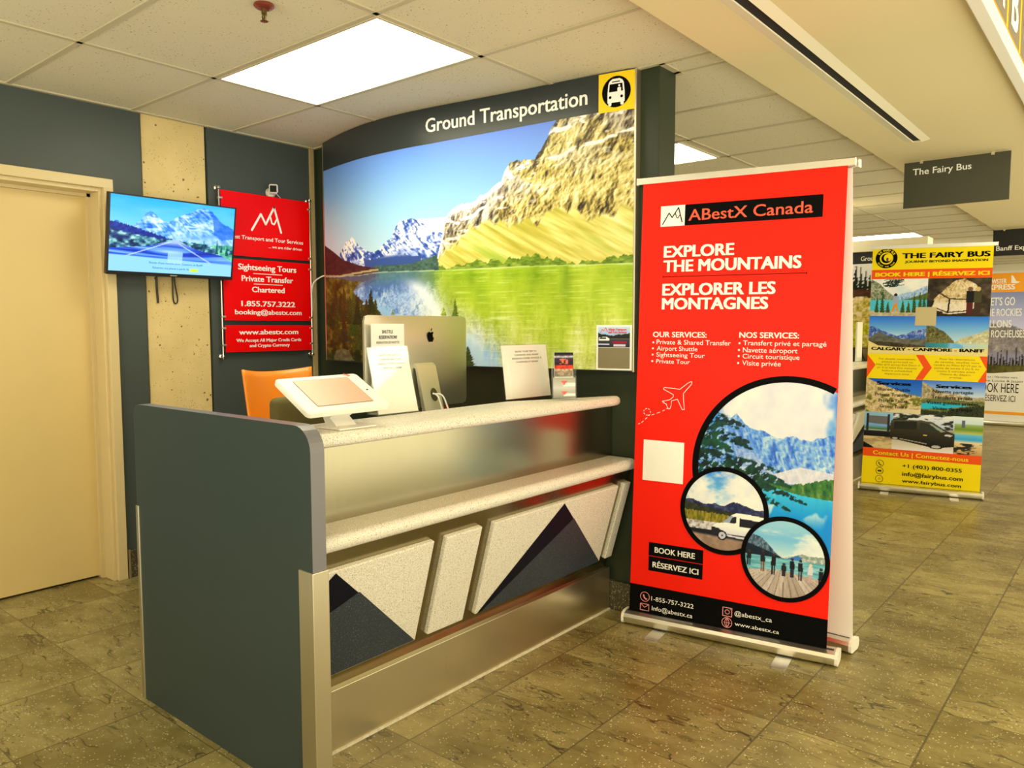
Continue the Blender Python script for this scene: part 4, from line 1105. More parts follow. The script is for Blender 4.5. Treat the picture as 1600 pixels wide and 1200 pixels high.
# chairs behind the counter
def chair_base(t, x, y, seat_z, m):
    q = MB(); q.cyl((x, y, 0.06), (x, y, seat_z - .04), .024, 16); q.build('gas_post', M_BLACK, t)
    for k_ in range(5):
        a = 2 * PI * k_ / 5 + .3
        leg = MB().tube([(x, y, .085), (x + .28 * math.cos(a), y + .28 * math.sin(a), .058)], [.020, .013], 10).build('leg', M_BLACK, t)
        MB().cyl((x + .28 * math.cos(a) - .012 * math.sin(a), y + .28 * math.sin(a) + .012 * math.cos(a), .024), (x + .28 * math.cos(a) + .012 * math.sin(a), y + .28 * math.sin(a) - .012 * math.cos(a), .024), .024, 14).build('castor', M_BLACK, leg)
t = thing('plastic_chair', 'orange moulded plastic chair standing against the wall behind the tablet', 'chair', (-3.45, 2.30, 0))
vs = []; fs = []; NU, NV = 16, 12
for j in range(NV + 1):
    for i in range(NU + 1):
        a = i / NU * 2 - 1; b_ = j / NV
        y = 2.308 + a * (.185 + .018 * b_); z = .80 + .385 * b_ + .020 * (a * a - .5) * b_
        x = -3.50 + .075 * a * a - .05 * b_
        vs.append((x, y, z))
for j in range(NV):
    for i in range(NU):
        k = j * (NU + 1) + i; fs.append([k, k + 1, k + NU + 2, k + NU + 1])
o = mesh_obj('backrest', vs, fs, M_ORSEAT, t, True); md = o.modifiers.new('thick', 'SOLIDIFY'); md.thickness = .012
q = MB(); q.box((-3.50, 2.11, .74), (-3.06, 2.51, .765), .012, seg=3); shade(q.build('seat', M_ORSEAT, t))
MB().box((-3.52, 2.20, .745), (-3.495, 2.42, .84), .006).build('back_bracket', M_BLACK, t)
for sx, sy in ((-3.47, 2.14), (-3.47, 2.48), (-3.10, 2.14), (-3.10, 2.48)): MB().tube([(sx, sy, .745), (sx + (.03 if sx > -3.2 else -.03), sy + (.02 if sy > 2.3 else -.02), 0.0)], .011, 10).build('leg', M_CHROME, t)
t = thing('fabric_chair', 'olive upholstered chair with its back showing behind the tablet', 'chair', (-2.95, 2.05, 0))
q = MB(); q.box((-3.03, 1.945, .74), (-2.965, 2.36, 1.090), .03, seg=4); shade(q.build('backrest', M_OLIVE, t), .9)
q = MB(); q.box((-2.98, 1.88, .60), (-2.52, 2.33, .67), .025, seg=3); shade(q.build('seat', M_OLIVE, t), .9)
MB().box((-3.045, 2.07, .58), (-3.025, 2.17, .95), .004).build('back_bracket', M_BLACK, t)
MB().box((-3.04, 2.07, .575), (-2.72, 2.17, .60), .004).build('seat_plate', M_BLACK, t)
chair_base(t, -2.74, 2.12, .62, M_BLACK)

# ================================================================== ROLL-UP BANNERS
def rollup(name, label, origin, ax, length, lean, rho, u0, u1, vtop, sheet_m, group=None, depth=0.105, feet=(0.2, 0.78), rail_m=None, off=0.045, flip=False):
    ax = Vector((ax[0], ax[1], 0)).normalized(); bk = Vector((-ax.y, ax.x, 0)); O = Vector((origin[0], origin[1], 0)); Z = Vector((0, 0, 1))
    up0 = bk * math.sin(lean) + Z * math.cos(lean)
    up = up0 * math.cos(rho) + ax * math.sin(rho); axs = ax * math.cos(rho) - up0 * math.sin(rho)
    N = axs.cross(up)                                    # towards the viewer
    S0 = O + bk * off
    F = lambda u, v, d=0.0: tuple(S0 + axs * u + up * v + N * d)
    G = lambda u, w_, z: tuple(O + ax * u + bk * w_ + Z * z)     # cassette frame
    t = thing(name, label, 'banner', tuple(O + ax * length / 2 + bk * depth / 2), group)
    prof = [(0.004, .012), (0.0, .020), (0.0, .040), (.008, .054), (.028, .061), (depth - .030, .061), (depth - .008, .054), (depth, .04), (depth - .004, .014), (depth - .02, .006), (.02, .006)]
    q = MB(); q.prism([(a, b_) for a, b_ in prof], .012, length - .012, lambda u, v, d: G(d, u, v))
    shade(q.build('cassette', M_ALU, t), .5)
    MB().prism(rect(off - .010, .0605, off + .008, .0622), .02, length - .02, lambda u, v, d: G(d, u, v)).build('cassette_slot', M_BLACK, t)
    for a, c_ in ((0, .012), (length - .012, length)):
        q = MB(); q.prism([(x - .001 if x < .05 else x + .001, z + (.001 if z > .04 else -.001)) for x, z in prof], a, c_, lambda u, v, d: G(d, u, v)); q.build('end_cap', M_WHITE, t)
    for f_ in feet:
        c_ = f_ * length; q = MB()
        q.prism([(c_ - .032, -.115), (c_ - .025, -.125), (c_ + .025, -.125), (c_ + .032, -.115), (c_ + .032, .10), (c_ - .032, .10)], .0005, .005, lambda u, v, d: G(u, v, d))
        q.build('foot', M_ALU, t)
    q = MB(); q.prism(rect(u0, .03, u1, vtop), -.0008, .0, F); sheet = q.build('printed_sheet', sheet_m, t)
    q = MB(); q.prism(rect(u0 - .028, vtop - .006, u1 + .028, vtop + .022), -.012, .008, F); q.build('top_rail', rail_m or M_ALU, t)
    q = MB(); q.prism(rect(u0 - .030, vtop - .008, u0 - .026, vtop + .024), -.014, .010, F).prism(rect(u1 + .026, vtop - .008, u1 + .030, vtop + .024), -.014, .010, F); q.build('rail_end_cap', M_WHITE, t)
    um = (u0 + u1) / 2
    MB().cyl(F(um, .07, -.016), F(um, vtop, -.016), .008, 12).build('support_pole', M_ALU, t)
    return t, F, sheet

def clouds(img, S, T, sd, t0, t1, amt=.5, col=(246, 240, 228), sx=3.0, sy=4.0):
    n = fbm(S * sx + sd, T * sy, 5, sd)
    return mixc(img, sm(amt - .06, amt + .12, n) * sm(t0 - .02, t0 + .04, T) * sm(t1 + .02, t1 - .05, T) * .95, np.asarray(col, float)[None, None, :] * (0.9 + .14 * fbm(S * 9, T * 9, 3, sd + 1)[..., None]))
def rocky(S, T, sd, cols, f1=12, f2=10):
    c_ = relief(S, T, f1, f2 * .8, sd, f2 * .5, 2.6, .014, 4); b_ = fbm(S * f1 * .6, T * f2 * .7, 3, sd + 3)
    return grad(np.clip(c_ * .75 + b_ * .5 - .15, 0, 1), *cols)
def under(S, T, pts, rough=.02, f=30, sd=1): return (T < line_at(S, pts) + (fbm(S * f, T * 0, 3, sd) - .5) * rough).astype(float)

# ---- the tall red banner
rb, FR, sheet = rollup('roll_up_banner', 'tall red roll-up banner headed EXPLORE THE MOUNTAINS at the end of the counter', (-1.862, 3.062), (.942, .143), .953, .04, .009, 0.023, 0.903, 2.070, M_RED, 'roll-up banners')
Ink(FR).poly(rect(.023, .036, .903, .190), .0012).build('black_footer', M_GRAPHIC_BLACK, sheet)
Ink(FR).poly(rect(.227, 1.864, .814, 1.957), .0012).build('brand_box', M_GRAPHIC_BLACK, sheet)
for r__ in ((.110, .336, .368, .399), (.111, .265, .368, .333)): Ink(FR).poly(rect(*r__), .0012).build('button_box', M_GRAPHIC_BLACK, sheet)
k = Ink(FR)
k.stroke([(.134, 1.6345), (.761, 1.6345)], .0025, .0012, rnd=False); k.stroke([(.134, 1.628), (.134, 1.641)], .0025, .0012, rnd=False); k.stroke([(.761, 1.628), (.761, 1.641)], .0025, .0012, rnd=False)
k.build('rule_line', M_GRAPHIC_BLACK, sheet)
Ink(FR).poly(rect(.113, 1.864, .227, 1.957), .0012).build('logo_tile', M_GRAPHIC_WHITE, sheet)
Ink(FR).poly(rect(.067, .688, .262, .878), .0012).build('blank_code_square', M_GRAPHIC_WHITE, sheet)
k = Ink(FR); ML = [(.124, 1.875), (.153, 1.924), (.168, 1.903), (.197, 1.946), (.215, 1.881)]
k.stroke(ML, .0045, .0024); k.stroke([(.182, 1.922), (.190, 1.901), (.195, 1.899), (.206, 1.916)], .0035, .0024); k.build('mountain_mark', M_GRAPHIC_BLACK, sheet)
Ink(FR).text('ABestX Canada', .246, .775, 1.884, 1.933, .010, .0024).build('brand_lettering', M_ORED, sheet)
KB = {}
for s_, u0, u1, vb, vt, bo in (('EXPLORE', .137, .453, 1.723, 1.773, .034), ('THE MOUNTAINS', .137, .736, 1.657, 1.708, .034), ('EXPLORER LES', .136, .635, 1.550, 1.601, .034), ('MONTAGNES', .136, .607, 1.486, 1.536, .034),
    ('OUR SERVICES:', .096, .347, 1.358, 1.382, .022), ('NOS SERVICES:', .493, .741, 1.360, 1.384, .022),
    ('Private & Shared Transfer', .114, .456, 1.325, 1.346, .0), ('Airport Shuttle', .116, .308, 1.296, 1.316, .0), ('Sightseeing Tour', .115, .342, 1.267, 1.287, .0), ('Private Tour', .115, .275, 1.237, 1.256, .0),
    ('Transfert privé et partagé', .510, .851, 1.328, 1.348, .0), ('Navette aéroport', .510, .738, 1.297, 1.318, .0), ('Circuit touristique', .510, .747, 1.270, 1.290, .0), ('Visite privée', .509, .672, 1.240, 1.261, .0),
    ('BOOK HERE', .140, .330, .354, .379, .022), ('RÉSERVEZ ICI', .132, .349, .284, .309, .022),
    ('1-855-757-3222', .131, .333, .125, .145, .0), ('Info@abestx.ca', .135, .329, .080, .100, .0), ('@abestx_ca', .518, .679, .133, .152, .0), ('www.abestx.ca', .521, .710, .088, .104, .0)):
    nm = 'heading_lettering' if bo > .03 else 'button_lettering' if vb > .28 and vb < .4 else ('contact_lettering', 'web_lettering')[u0 > .4] if vb < .2 else ('service_list_lettering', 'french_list_lettering')[u0 > .4]
    if nm == 'heading_lettering': nm += '_french' if vb < 1.6 else ''
    (KB.setdefault(nm, Ink(FR)).cut() if bo > .01 or vb < .2 else KB.setdefault(nm, Ink(FR))).text(s_, u0, u1, vb, vt, bo, .0024)
for (u, v) in ((.098, 1.333), (.097, 1.305), (.097, 1.276), (.096, 1.246), (.494, 1.336), (.493, 1.306), (.493, 1.279), (.492, 1.249)): KB['french_list_lettering' if u > .3 else 'service_list_lettering'].poly(circle(u, v, .0045, 12), .0024)
for nm, k in KB.items(): k.build(nm, M_GRAPHIC_WHITE, sheet)
k = Ink(FR)
PL = [(.282, 1.158), (.268, 1.150), (.255, 1.139), (.233, 1.121), (.200, 1.124), (.158, 1.126), (.155, 1.118), (.203, 1.095), (.203, 1.085), (.190, 1.073), (.181, 1.069), (.151, 1.062), (.160, 1.054), (.171, 1.050), (.179, 1.029), (.189, 1.029), (.194, 1.045), (.195, 1.066), (.223, 1.075), (.247, 1.029), (.257, 1.030), (.252, 1.075), (.250, 1.102), (.268, 1.125), (.286, 1.146), (.288, 1.157)]
k.stroke(PL, .0024, .0024, closed=True, rnd=False)
TR_ = [(.037, .948), (.052, .955), (.070, .972), (.087, .989), (.097, 1.004), (.092, 1.020), (.078, 1.025), (.064, 1.017), (.062, 1.003), (.072, .993), (.099, .994), (.125, 1.004), (.153, 1.016), (.172, 1.028), (.186, 1.038)]
for a, b_ in zip(TR_[:-1], TR_[1:]):
    k.stroke([(a[0] + (b_[0] - a[0]) * .05, a[1] + (b_[1] - a[1]) * .05), (a[0] + (b_[0] - a[0]) * .6, a[1] + (b_[1] - a[1]) * .6)], .0024, .0024, rnd=False)
k.build('plane_drawing', M_GRAPHIC_WHITE, sheet)
k = Ink(FR)
for u, v in ((.099, .137), (.486, .093)): k.cut().ring(u, v, .0205, .0235, .0024, 28)
k.cut().stroke([(.078, .103), (.120, .103), (.120, .072), (.078, .072)], .003, .0024, closed=True, rnd=False); k.stroke([(.078, .103), (.099, .086), (.120, .103)], .003, .0024, rnd=False)
k.cut().stroke([(.466, .160), (.506, .160), (.506, .122), (.466, .122)], .0035, .0024, closed=True); k.ring(.486, .141, .008, .011, .0024, 18); k.poly(circle(.500, .154, .002, 8), .0024)
k.cut().poly([(.090, .148), (.096, .146), (.097, .139), (.103, .130), (.109, .131), (.111, .126), (.105, .122), (.096, .128), (.089, .139)], .0024)
k.cut().stroke([(.470, .093), (.502, .093)], .002, .0024, rnd=False); k.stroke([(.486, .112), (.486, .074)], .002, .0024, rnd=False); k.ring(.486, .093, .008, .0105, .0024, 16, rv=1.9)
k.build('contact_icons', mat('rose ink', D(226, 140, 128), .45), sheet)
BC, BR_ = (.713, .790), .41
def big_art(S, T):   # u .32..903, v .40..1.18
    img = grad(T, (.5, (120, 176, 224)), (.78, (60, 140, 220)), (1, (30, 104, 200)))
    img = clouds(img, S, T, 14, .55, 1.1, .455, (244, 234, 214), 2.6, 3.4)
    img = mixc(img, under(S, T, [(0, .70), (.18, .72), (.32, .78), (.42, .71), (.52, .695), (.62, .66), (.72, .68), (.82, .66), (.92, .69), (1, .70)], .02, 26, 3), rocky(S, T, 6, ((0, (40, 84, 168)), (.4, (84, 136, 208)), (.7, (136, 178, 226)), (1, (206, 220, 236))), 14, 16))
    img = mixc(img, inpoly(S, T, [(.46, .54), (.62, .43), (1, .42), (1, .50), (.78, .52), (.70, .50), (.6, .47)]) * .8, grad(fbm(S * 20, T * 20, 3, 8), (0, (220, 200, 176)), (1, (248, 236, 214))))
    img = mixc(img, inpoly(S, T, [(.30, .60), (.44, .58), (.66, .43), (.40, .42)]) * .7, rocky(S, T, 16, ((0, (110, 140, 180)), (1, (214, 220, 224))), 20, 20))
    img = mixc(img, under(S, T, [(.3, .41), (.5, .425), (.68, .42), (.80, .43), (.9, .46), (1, .47)], .02, 60, 5) * (T > .36), grad(fbm(S * 50, T * 30, 3, 9), (0, (20, 70, 40)), (.6, (70, 120, 50)), (1, (140, 160, 70))))
    lk = grad(T, (0, (90, 180, 216)), (.12, (30, 140, 206)), (.25, (24, 146, 208)), (.40, (70, 196, 222)))
    lk = mixc(lk, sm(.62, .74, fbm(S * 7, T * 9, 3, 22)) * sm(.18, .30, T) * .8, (224, 232, 226)); lk = mixc(lk, sm(.5, .8, fbm(S * 30, T * 5, 3, 23)) * .2, (20, 110, 190))
    wl = line_at(S, [(.3, .40), (.62, .395), (.78, .372), (1, .358)])
    img = np.where((T < wl)[..., None], lk, img)
    rs = np.random.RandomState(5)
    nd = fbm(S * 34 + T * 16, T * 60 - S * 30, 3, 77); sh = fbm(S * 26, T * 26, 3, 78)
    for cx, cy, n_, L_, dr in ((-.02, .745, 9, .50, -.22), (-.02, .66, 6, .34, -.20), (-.02, .52, 9, .70, -.06), (-.02, .45, 9, .86, -.16), (.0, .40, 7, .55, -.22)):
        for k_ in range(n_):
            a = rs.uniform(-.30, .16) + dr; l_ = rs.uniform(.45, 1) * L_; oy = rs.uniform(-.05, .05)
            x = S - cx; q_ = np.clip(x / l_, 0, 1); yb = cy + oy + a * x * .5 - .12 * x * x
            w_ = (.040 * (1 - q_) ** .6 + .006) * (.35 + 1.1 * nd)
            m = ((x > 0) & (x < l_)).astype(float) * sm(w_, w_ * .6, np.abs(T - yb)) * sm(.33, .42, nd)
            c0 = np.array([16 + rs.randint(16), 50 + rs.randint(26), 40 + rs.randint(20)], float)
            img = mixc(img, m * .96, c0[None, None, :] * (.30 + 1.15 * sh[..., None]))
    return img
picture('lake_photo', FR, .303, .9025, .40, 1.20, 260, 340, big_art, M_PRINT, sheet, .0012, keep=lambda u, v: (np.hypot(u - BC[0], v - BC[1]) < BR_ - .015))
k = Ink(FR); k.ring(BC[0], BC[1], BR_ - .027, BR_, .0022, 160, clip=None)
# keep the ring inside the sheet: drop what would stick out past its right edge
keepf = [f for f in k.mb.f if all((Vector(k.mb.v[i]) - Vector(FR(.9028, 0.0, .0022))).dot(Vector(FR(1, 0)) - Vector(FR(0, 0))) <= 0.0005 for i in f)]
k.mb.f = keepf; k.mb.m = [0] * len(keepf)
k.build('photo_ring', M_GRAPHIC_BLACK, sheet)
def van_art(S, T):
    img = grad(T, (.55, (120, 196, 236)), (1, (50, 130, 220)))
    img = clouds(img, S, T, 31, .5, 1.1, .38, (246, 238, 220), 2.4, 3.2)
    img = mixc(img, under(S, T, [(0, .60), (.1, .61), (.25, .56), (.4, .58), (.5, .56), (.62, .62), (.72, .61), (.86, .56), (1, .56)], .02, 30, 2), grad(fbm(S * 20, T * 22, 4, 3), (0, (16, 20, 40)), (.5, (40, 44, 76)), (1, (110, 112, 130))))
    img = mixc(img, under(S, T, [(0, .58), (.2, .54), (.45, .50), (1, .50)], .02, 30, 4), grad(fbm(S * 26, T * 30, 3, 5), (0, (24, 26, 16)), (1, (74, 76, 46))))
    img = mixc(img, under(S, T, [(0, .47), (.3, .46), (.6, .45), (1, .44)], .03, 60, 6), grad(fbm(S * 60, T * 14, 3, 7), (0, (58, 56, 12)), (.5, (130, 120, 34)), (1, (206, 170, 60))))
    img = mixc(img, (T < .345).astype(float), grad(fbm(S * 40, T * 40, 2, 9), (0, (90, 70, 50)), (.5, (200, 190, 170)), (1, (240, 234, 220))))
    img = mixc(img, (T < .245).astype(float), (26, 26, 34)); img = mixc(img, sm(.19, .15, T + .05 * (S - .5)), grad(fbm(S * 9, T * 9, 3, 8), (0, (110, 80, 56)), (1, (206, 176, 140))))
    body = [(.37, .20), (.37, .30), (.42, .34), (.50, .355), (.60, .46), (.66, .49), (.80, .492), (1.0, .475), (1.0, .18), (.85, .17), (.50, .20)]
    img = mixc(img, inpoly(S, T, body), grad(T, (.17, (206, 200, 190)), (.3, (238, 234, 224)), (.5, (250, 248, 240))))
    img = mixc(img, inpoly(S, T, [(.49, .355), (.60, .455), (.625, .455), (.575, .36)]), (150, 160, 170))
    img = mixc(img, inpoly(S, T, [(.575, .36), (.62, .44), (.66, .445), (.66, .365)]), (34, 36, 40)); img = mixc(img, inpoly(S, T, [(.70, .33), (.70, .435), (.97, .42), (.97, .33)]), (30, 30, 34))
    img = mixc(img, inpoly(S, T, [(.36, .20), (.36, .29), (.44, .285), (.50, .25), (.50, .19)]), (34, 34, 38)); img = mixc(img, inpoly(S, T, [(.56, .225), (.95, .215), (.95, .205), (.56, .21)]), (60, 58, 56))
    for cx in (.495,): 
        r = np.hypot((S - cx), (T - .195)); img = mixc(img, (r < .062).astype(float), (24, 24, 26)); img = mixc(img, (r < .043).astype(float), (196, 192, 186)); img = mixc(img, (r < .014).astype(float), (90, 88, 86))
    for (x0, y0, x1, y1) in ((.84, .24, .91, .36), (.91, .36, .95, .29), (.95, .29, .98, .33)):
        d = np.abs((S - x0) * (y1 - y0) - (T - y0) * (x1 - x0)) / math.hypot(x1 - x0, y1 - y0)
        img = mixc(img, ((d < .008) & (S > x0) & (S < x1)).astype(float), (220, 216, 210))
    return img
C2, R2 = (.452, .590), .197
picture('van_photo', FR, C2[0] - .18, C2[0] + .18, C2[1] - .18, C2[1] + .18, 130, 130, van_art, M_PRINT, sheet, .0032, keep=lambda u, v: np.hypot(u - C2[0], v - C2[1]) < .179)
k = Ink(FR); k.ring(C2[0], C2[1], .176, R2, .0042, 90); k.build('photo_ring', M_GRAPHIC_BLACK, sheet)
def dock_art(S, T):
    img = grad(T, (.5, (206, 226, 232)), (.75, (120, 186, 226)), (1, (160, 206, 232)))
    img = clouds(img, S, T, 44, .5, 1.1, .46, (236, 236, 230), 2.0, 6.0)
    img = mixc(img, under(S, T, [(0, .80), (.22, .74), (.38, .58), (.46, .52), (1, .5)], .02, 20, 2) * (S < .5), rocky(S, T, 3, ((0, (30, 44, 50)), (.5, (70, 92, 104)), (1, (150, 170, 176))), 12, 12))
    img = mixc(img, inpoly(S, T, [(0, .66), (.2, .61), (.45, .53), (.45, .50), (0, .50)]), (20, 34, 44))
    img = mixc(img, under(S, T, [(.48, .51), (.60, .56), (.72, .60), (.78, .585), (.9, .585), (1, .60)], .02, 40, 5) * (S > .5), rocky(S, T, 9, ((0, (104, 130, 110)), (.6, (170, 176, 150)), (1, (240, 220, 200))), 12, 12))
    img = mixc(img, inpoly(S, T, [(.53, .51), (.66, .575), (.72, .55), (.70, .51)]), (60, 120, 170))
    img = np.where((T < .505)[..., None], grad(fbm(S * 6, T * 40, 3, 6), (0, (56, 130, 130)), (.6, (120, 186, 180)), (1, (196, 222, 210))), img)
    pl = ((S - .5) / (.18 + (0.42 - T) * 1.9)) * 9
    wood = grad(np.clip(vnoise(np.floor(pl), T * 0 + .5, 3) * .6 + fbm(S * 40, T * 12, 3, 7) * .5, 0, 1), (0, (150, 130, 106)), (1, (226, 208, 180)))
    wood = mixc(wood, (np.abs(pl - np.round(pl)) < .06).astype(float) * .6, (90, 74, 56))
    dk = (T < .355 - .10 * np.abs(S - .45)).astype(float); img = mixc(img, dk, wood)
    for sx, f0, h, c_, lc in ((.06, .36, .20, (30, 30, 34), (40, 40, 44)), (.235, .31, .28, (36, 34, 36), (120, 84, 50)), (.37, .28, .28, (26, 26, 28), (30, 30, 34)), (.50, .28, .17, (34, 36, 34), (40, 40, 40)), (.60, .285, .25, (26, 26, 30), (40, 40, 50)), (.70, .26, .27, (30, 30, 34), (60, 60, 66)), (.82, .25, .24, (214, 206, 190), (200, 160, 150)), (.945, .20, .26, (24, 24, 28), (26, 26, 30))):
        u = (S - sx); y = (T - f0) / h
        img = mixc(img, ((y > 0) & (y < .5) & (np.abs(np.abs(u) - .013) < .010)).astype(float), lc)
        img = mixc(img, ((y > .42) & (y < .84) & (np.abs(u) < .030 - .01 * (y - .5))).astype(float), c_); img = mixc(img, (np.hypot(u, (T - f0 - h * .92)) < .020).astype(float), (60, 44, 36) if c_[0] < 100 else (226, 206, 160))
    return img
C3, R3 = (.7195, .416), .1835
picture('dock_photo', FR, C3[0] - .168, C3[0] + .168, C3[1] - .168, C3[1] + .168, 130, 130, dock_art, M_PRINT, sheet, .0052, keep=lambda u, v: np.hypot(u - C3[0], v - C3[1]) < .167)
k = Ink(FR); k.ring(C3[0], C3[1], .164, R3, .0062, 90); k.build('photo_ring', M_GRAPHIC_BLACK, sheet)

# ---- the white back of the banner behind it
wb, FWB, ws = rollup('roll_up_banner', 'plain white reverse of the roll-up banner standing just behind the red one', (-1.794, 3.402), (.9995, -.03), .880, -.028, -.020, 0.022, 0.873, 2.040, M_WBACK, 'roll-up banners', feet=())

# ---- the yellow banner
yb, FY, sheet = rollup('roll_up_banner', 'yellow roll-up banner headed THE FAIRY BUS in the middle distance', (-1.87, 6.951), (.913, .169), .930, .03, .015, 0.022, 0.899, 2.066, M_YEL, 'roll-up banners', feet=(.225, .775))
for r__ in ((.022, 1.808, .899, 1.885), (.022, .295, .899, .368)): Ink(FY).poly(rect(*r__), .0012).build('orange_band', M_ORANGE, sheet)
for P in ([(.022, 1.166), (.087, 1.080), (.022, .966)], [(.390, 1.172), (.450, 1.070), (.393, .966), (.448, .966), (.511, 1.070), (.448, 1.172)], [(.843, 1.174), (.897, 1.070), (.841, .966), (.899, .966), (.899, 1.174)]): Ink(FY).poly(P, .0012).build('orange_chevron', M_ORANGE, sheet)
k = Ink(FY); k.ring(.130, 1.981, .051, .0835, .0012, 60); k.build('logo_ring', M_GRAPHIC_BLACK, sheet)
k = Ink(FY); k.poly(circle(.130, 1.981, .040, 40), .0014); k.build('logo_disc', M_GRAPHIC_BLACK, sheet)
k = Ink(FY); k.poly(circle(.140, 1.986, .031, 32), .0026, 0); k.poly(circle(.137, 1.976, .010, 14), .0034, 1); k.poly([(.128, 1.972), (.142, 1.972), (.150, 1.950), (.132, 1.956)], .0034, 1); k.build('logo_crescent', [M_YEL, mat('plum ink', D(90, 40, 90), .5)], sheet)
k = Ink(FY)
def arc_text(k, s_, cu, cv, r, a0, a1, h, d, out=True):
    n_ = len(s_)
    for i, ch in enumerate(s_):
        if ch == ' ': continue
        a = a0 + (a1 - a0) * i / (n_ - 1); vs_, fs_, w_ = glyphs(ch, .01); sc = h / .682
        ca, sa = math.cos(a), math.sin(a); pts_ = []
        for x, y in vs_:
            x = (x - (w_[0] + w_[1]) / 2) * sc; y = y * sc
            if out: pts_.append(k.F(cu + (r + y) * ca + x * sa, cv + (r + y) * sa - x * ca, d))
            else: pts_.append(k.F(cu + (r - y) * ca - x * sa, cv + (r - y) * sa + x * ca, d))
        k.mb.add(pts_, fs_, 0)
arc_text(k, 'THE FAIRY BUS', .130, 1.981, .058, math.radians(148), math.radians(32), .018, .0026)
arc_text(k, 'ENJOY THE TOUR', .130, 1.981, .076, math.radians(212), math.radians(328), .012, .0026, False)
k.build('logo_lettering', M_YEL, sheet)
k = Ink(FY); k.text('THE FAIRY BUS', .252, .876, 1.977, 2.018, .036, .0012); k.cut().text('JOURNEY BEYOND IMAGINATION', .272, .863, 1.939, 1.957, .03, .0012); k.build('title_lettering', M_GRAPHIC_BLACK, sheet)
Ink(FY).text('BOOK HERE | RÉSERVEZ ICI', .053, .877, 1.829, 1.860, .045, .0024).build('booking_lettering', M_YEL, sheet)
Ink(FY).text('Contact Us | Contactez-nous', .103, .807, .313, .346, .02, .0024).build('contact_heading', M_YEL, sheet)
def lakeman(S, T):
    img = grad(T, (.5, (190, 214, 226)), (1, (240, 230, 210))); img = clouds(img, S, T, 5, .5, 1.1, .45)
    img = mixc(img, under(S, T, [(0, 1), (.15, .88), (.3, .66), (.45, .52), (.5, .45), (1, .45)], .03, 20, 2), rocky(S, T, 4, ((0, (60, 74, 44)), (.5, (130, 136, 96)), (1, (214, 204, 170))), 14, 14))
    img = mixc(img, under(S, T, [(.4, .5), (.55, .6), (.75, .66), (1, .82)], .03, 20, 3) * (S > .45), rocky(S, T, 5, ((0, (84, 128, 164)), (1, (210, 220, 220))), 12, 12))
    img = mixc(img, under(S, T, [(.5, .42), (.7, .48), (.85, .55), (1, .62)], .03, 30, 8) * (S > .5), (84, 104, 40))
    img = np.where(((T < .44) & (T > .1))[..., None], grad(S, (0, (70, 186, 190)), (.6, (96, 190, 190)), (1, (60, 170, 176))), img)
    img = mixc(img, (T < .14).astype(float), grad(fbm(S * 20, T * 20, 3, 5), (0, (150, 128, 80)), (1, (230, 214, 180))))
    for q_, (s0, h) in enumerate(((.12, .4), (.22, .6), (.32, .3), (.58, .34), (.68, .3), (.78, .5), (.88, .55), (.95, .5))): img = conifer(img, S, T, s0, .1, h, .10, (50, 78, 26), q_)
    rs = np.random.RandomState(3)
    for q_ in range(60):
        a, b_ = rs.uniform(.25, .55), rs.uniform(.78, 1.0); img = mixc(img, ((np.abs(T - b_ - .3 * (S - a)) < .008) & (np.abs(S - a) < .05)).astype(float), (30, 50, 40))
    img = mixc(img, inpoly(S, T, [(.38, .12), (.42, .33), (.49, .33), (.50, .12), (.47, .12), (.455, .26), (.42, .12)]), (214, 140, 40)); img = mixc(img, inpoly(S, T, [(.38, .32), (.41, .52), (.49, .52), (.52, .34)]), (150, 164, 170)); img = mixc(img, (np.hypot(S - .45, (T - .57) * .75) < .03).astype(float), (30, 26, 24))
    return img
def cave(S, T):
    n = fbm(S * 8, T * 8, 4, 3)
    img = grad(n, (0, (16, 12, 8)), (.5, (60, 48, 30)), (1, (120, 100, 64)))
    m = inpoly(S + (n - .5) * .1, T + (n - .5) * .08, [(.05, .20), (.12, .48), (.30, .72), (.42, .92), (.58, .98), (.75, .86), (.84, .66), (.80, .30), (.66, .10), (.3, .05)])
    img = mixc(img, m, rocky(S, T, 7, ((0, (120, 90, 40)), (.5, (206, 176, 110)), (1, (246, 228, 180))), 9, 9)); img = mixc(img, m * sm(.5, .3, T) * .6, (240, 226, 196))
    for (x0, y0, x1, y1) in ((.16, .64, .36, .46), (.36, .46, .72, .44), (.14, .22, .34, .10), (.34, .10, .72, .16), (.36, .46, .34, .08)):
        L = math.hypot(x1 - x0, y1 - y0); d = np.abs((S - x0) * (y1 - y0) - (T - y0) * (x1 - x0)) / L; p = ((S - x0) * (x1 - x0) + (T - y0) * (y1 - y0)) / L ** 2
        img = mixc(img, ((d < .014) & (p > 0) & (p < 1)).astype(float), (20, 16, 14))
    for s0, c_, lc in ((.68, (16, 14, 14), (84, 26, 18)), (.80, (70, 64, 36), (60, 40, 26))):
        img = mixc(img, ((np.abs(S - s0) < .05) & (T > .06) & (T < .40)).astype(float), lc); img = mixc(img, ((np.abs(S - s0) < .06) & (T > .36) & (T < .66)).astype(float), c_); img = mixc(img, (np.hypot(S - s0, (T - .71) * .7) < .04).astype(float), (206, 176, 110) if s0 > .7 else (120, 84, 50))
    return img
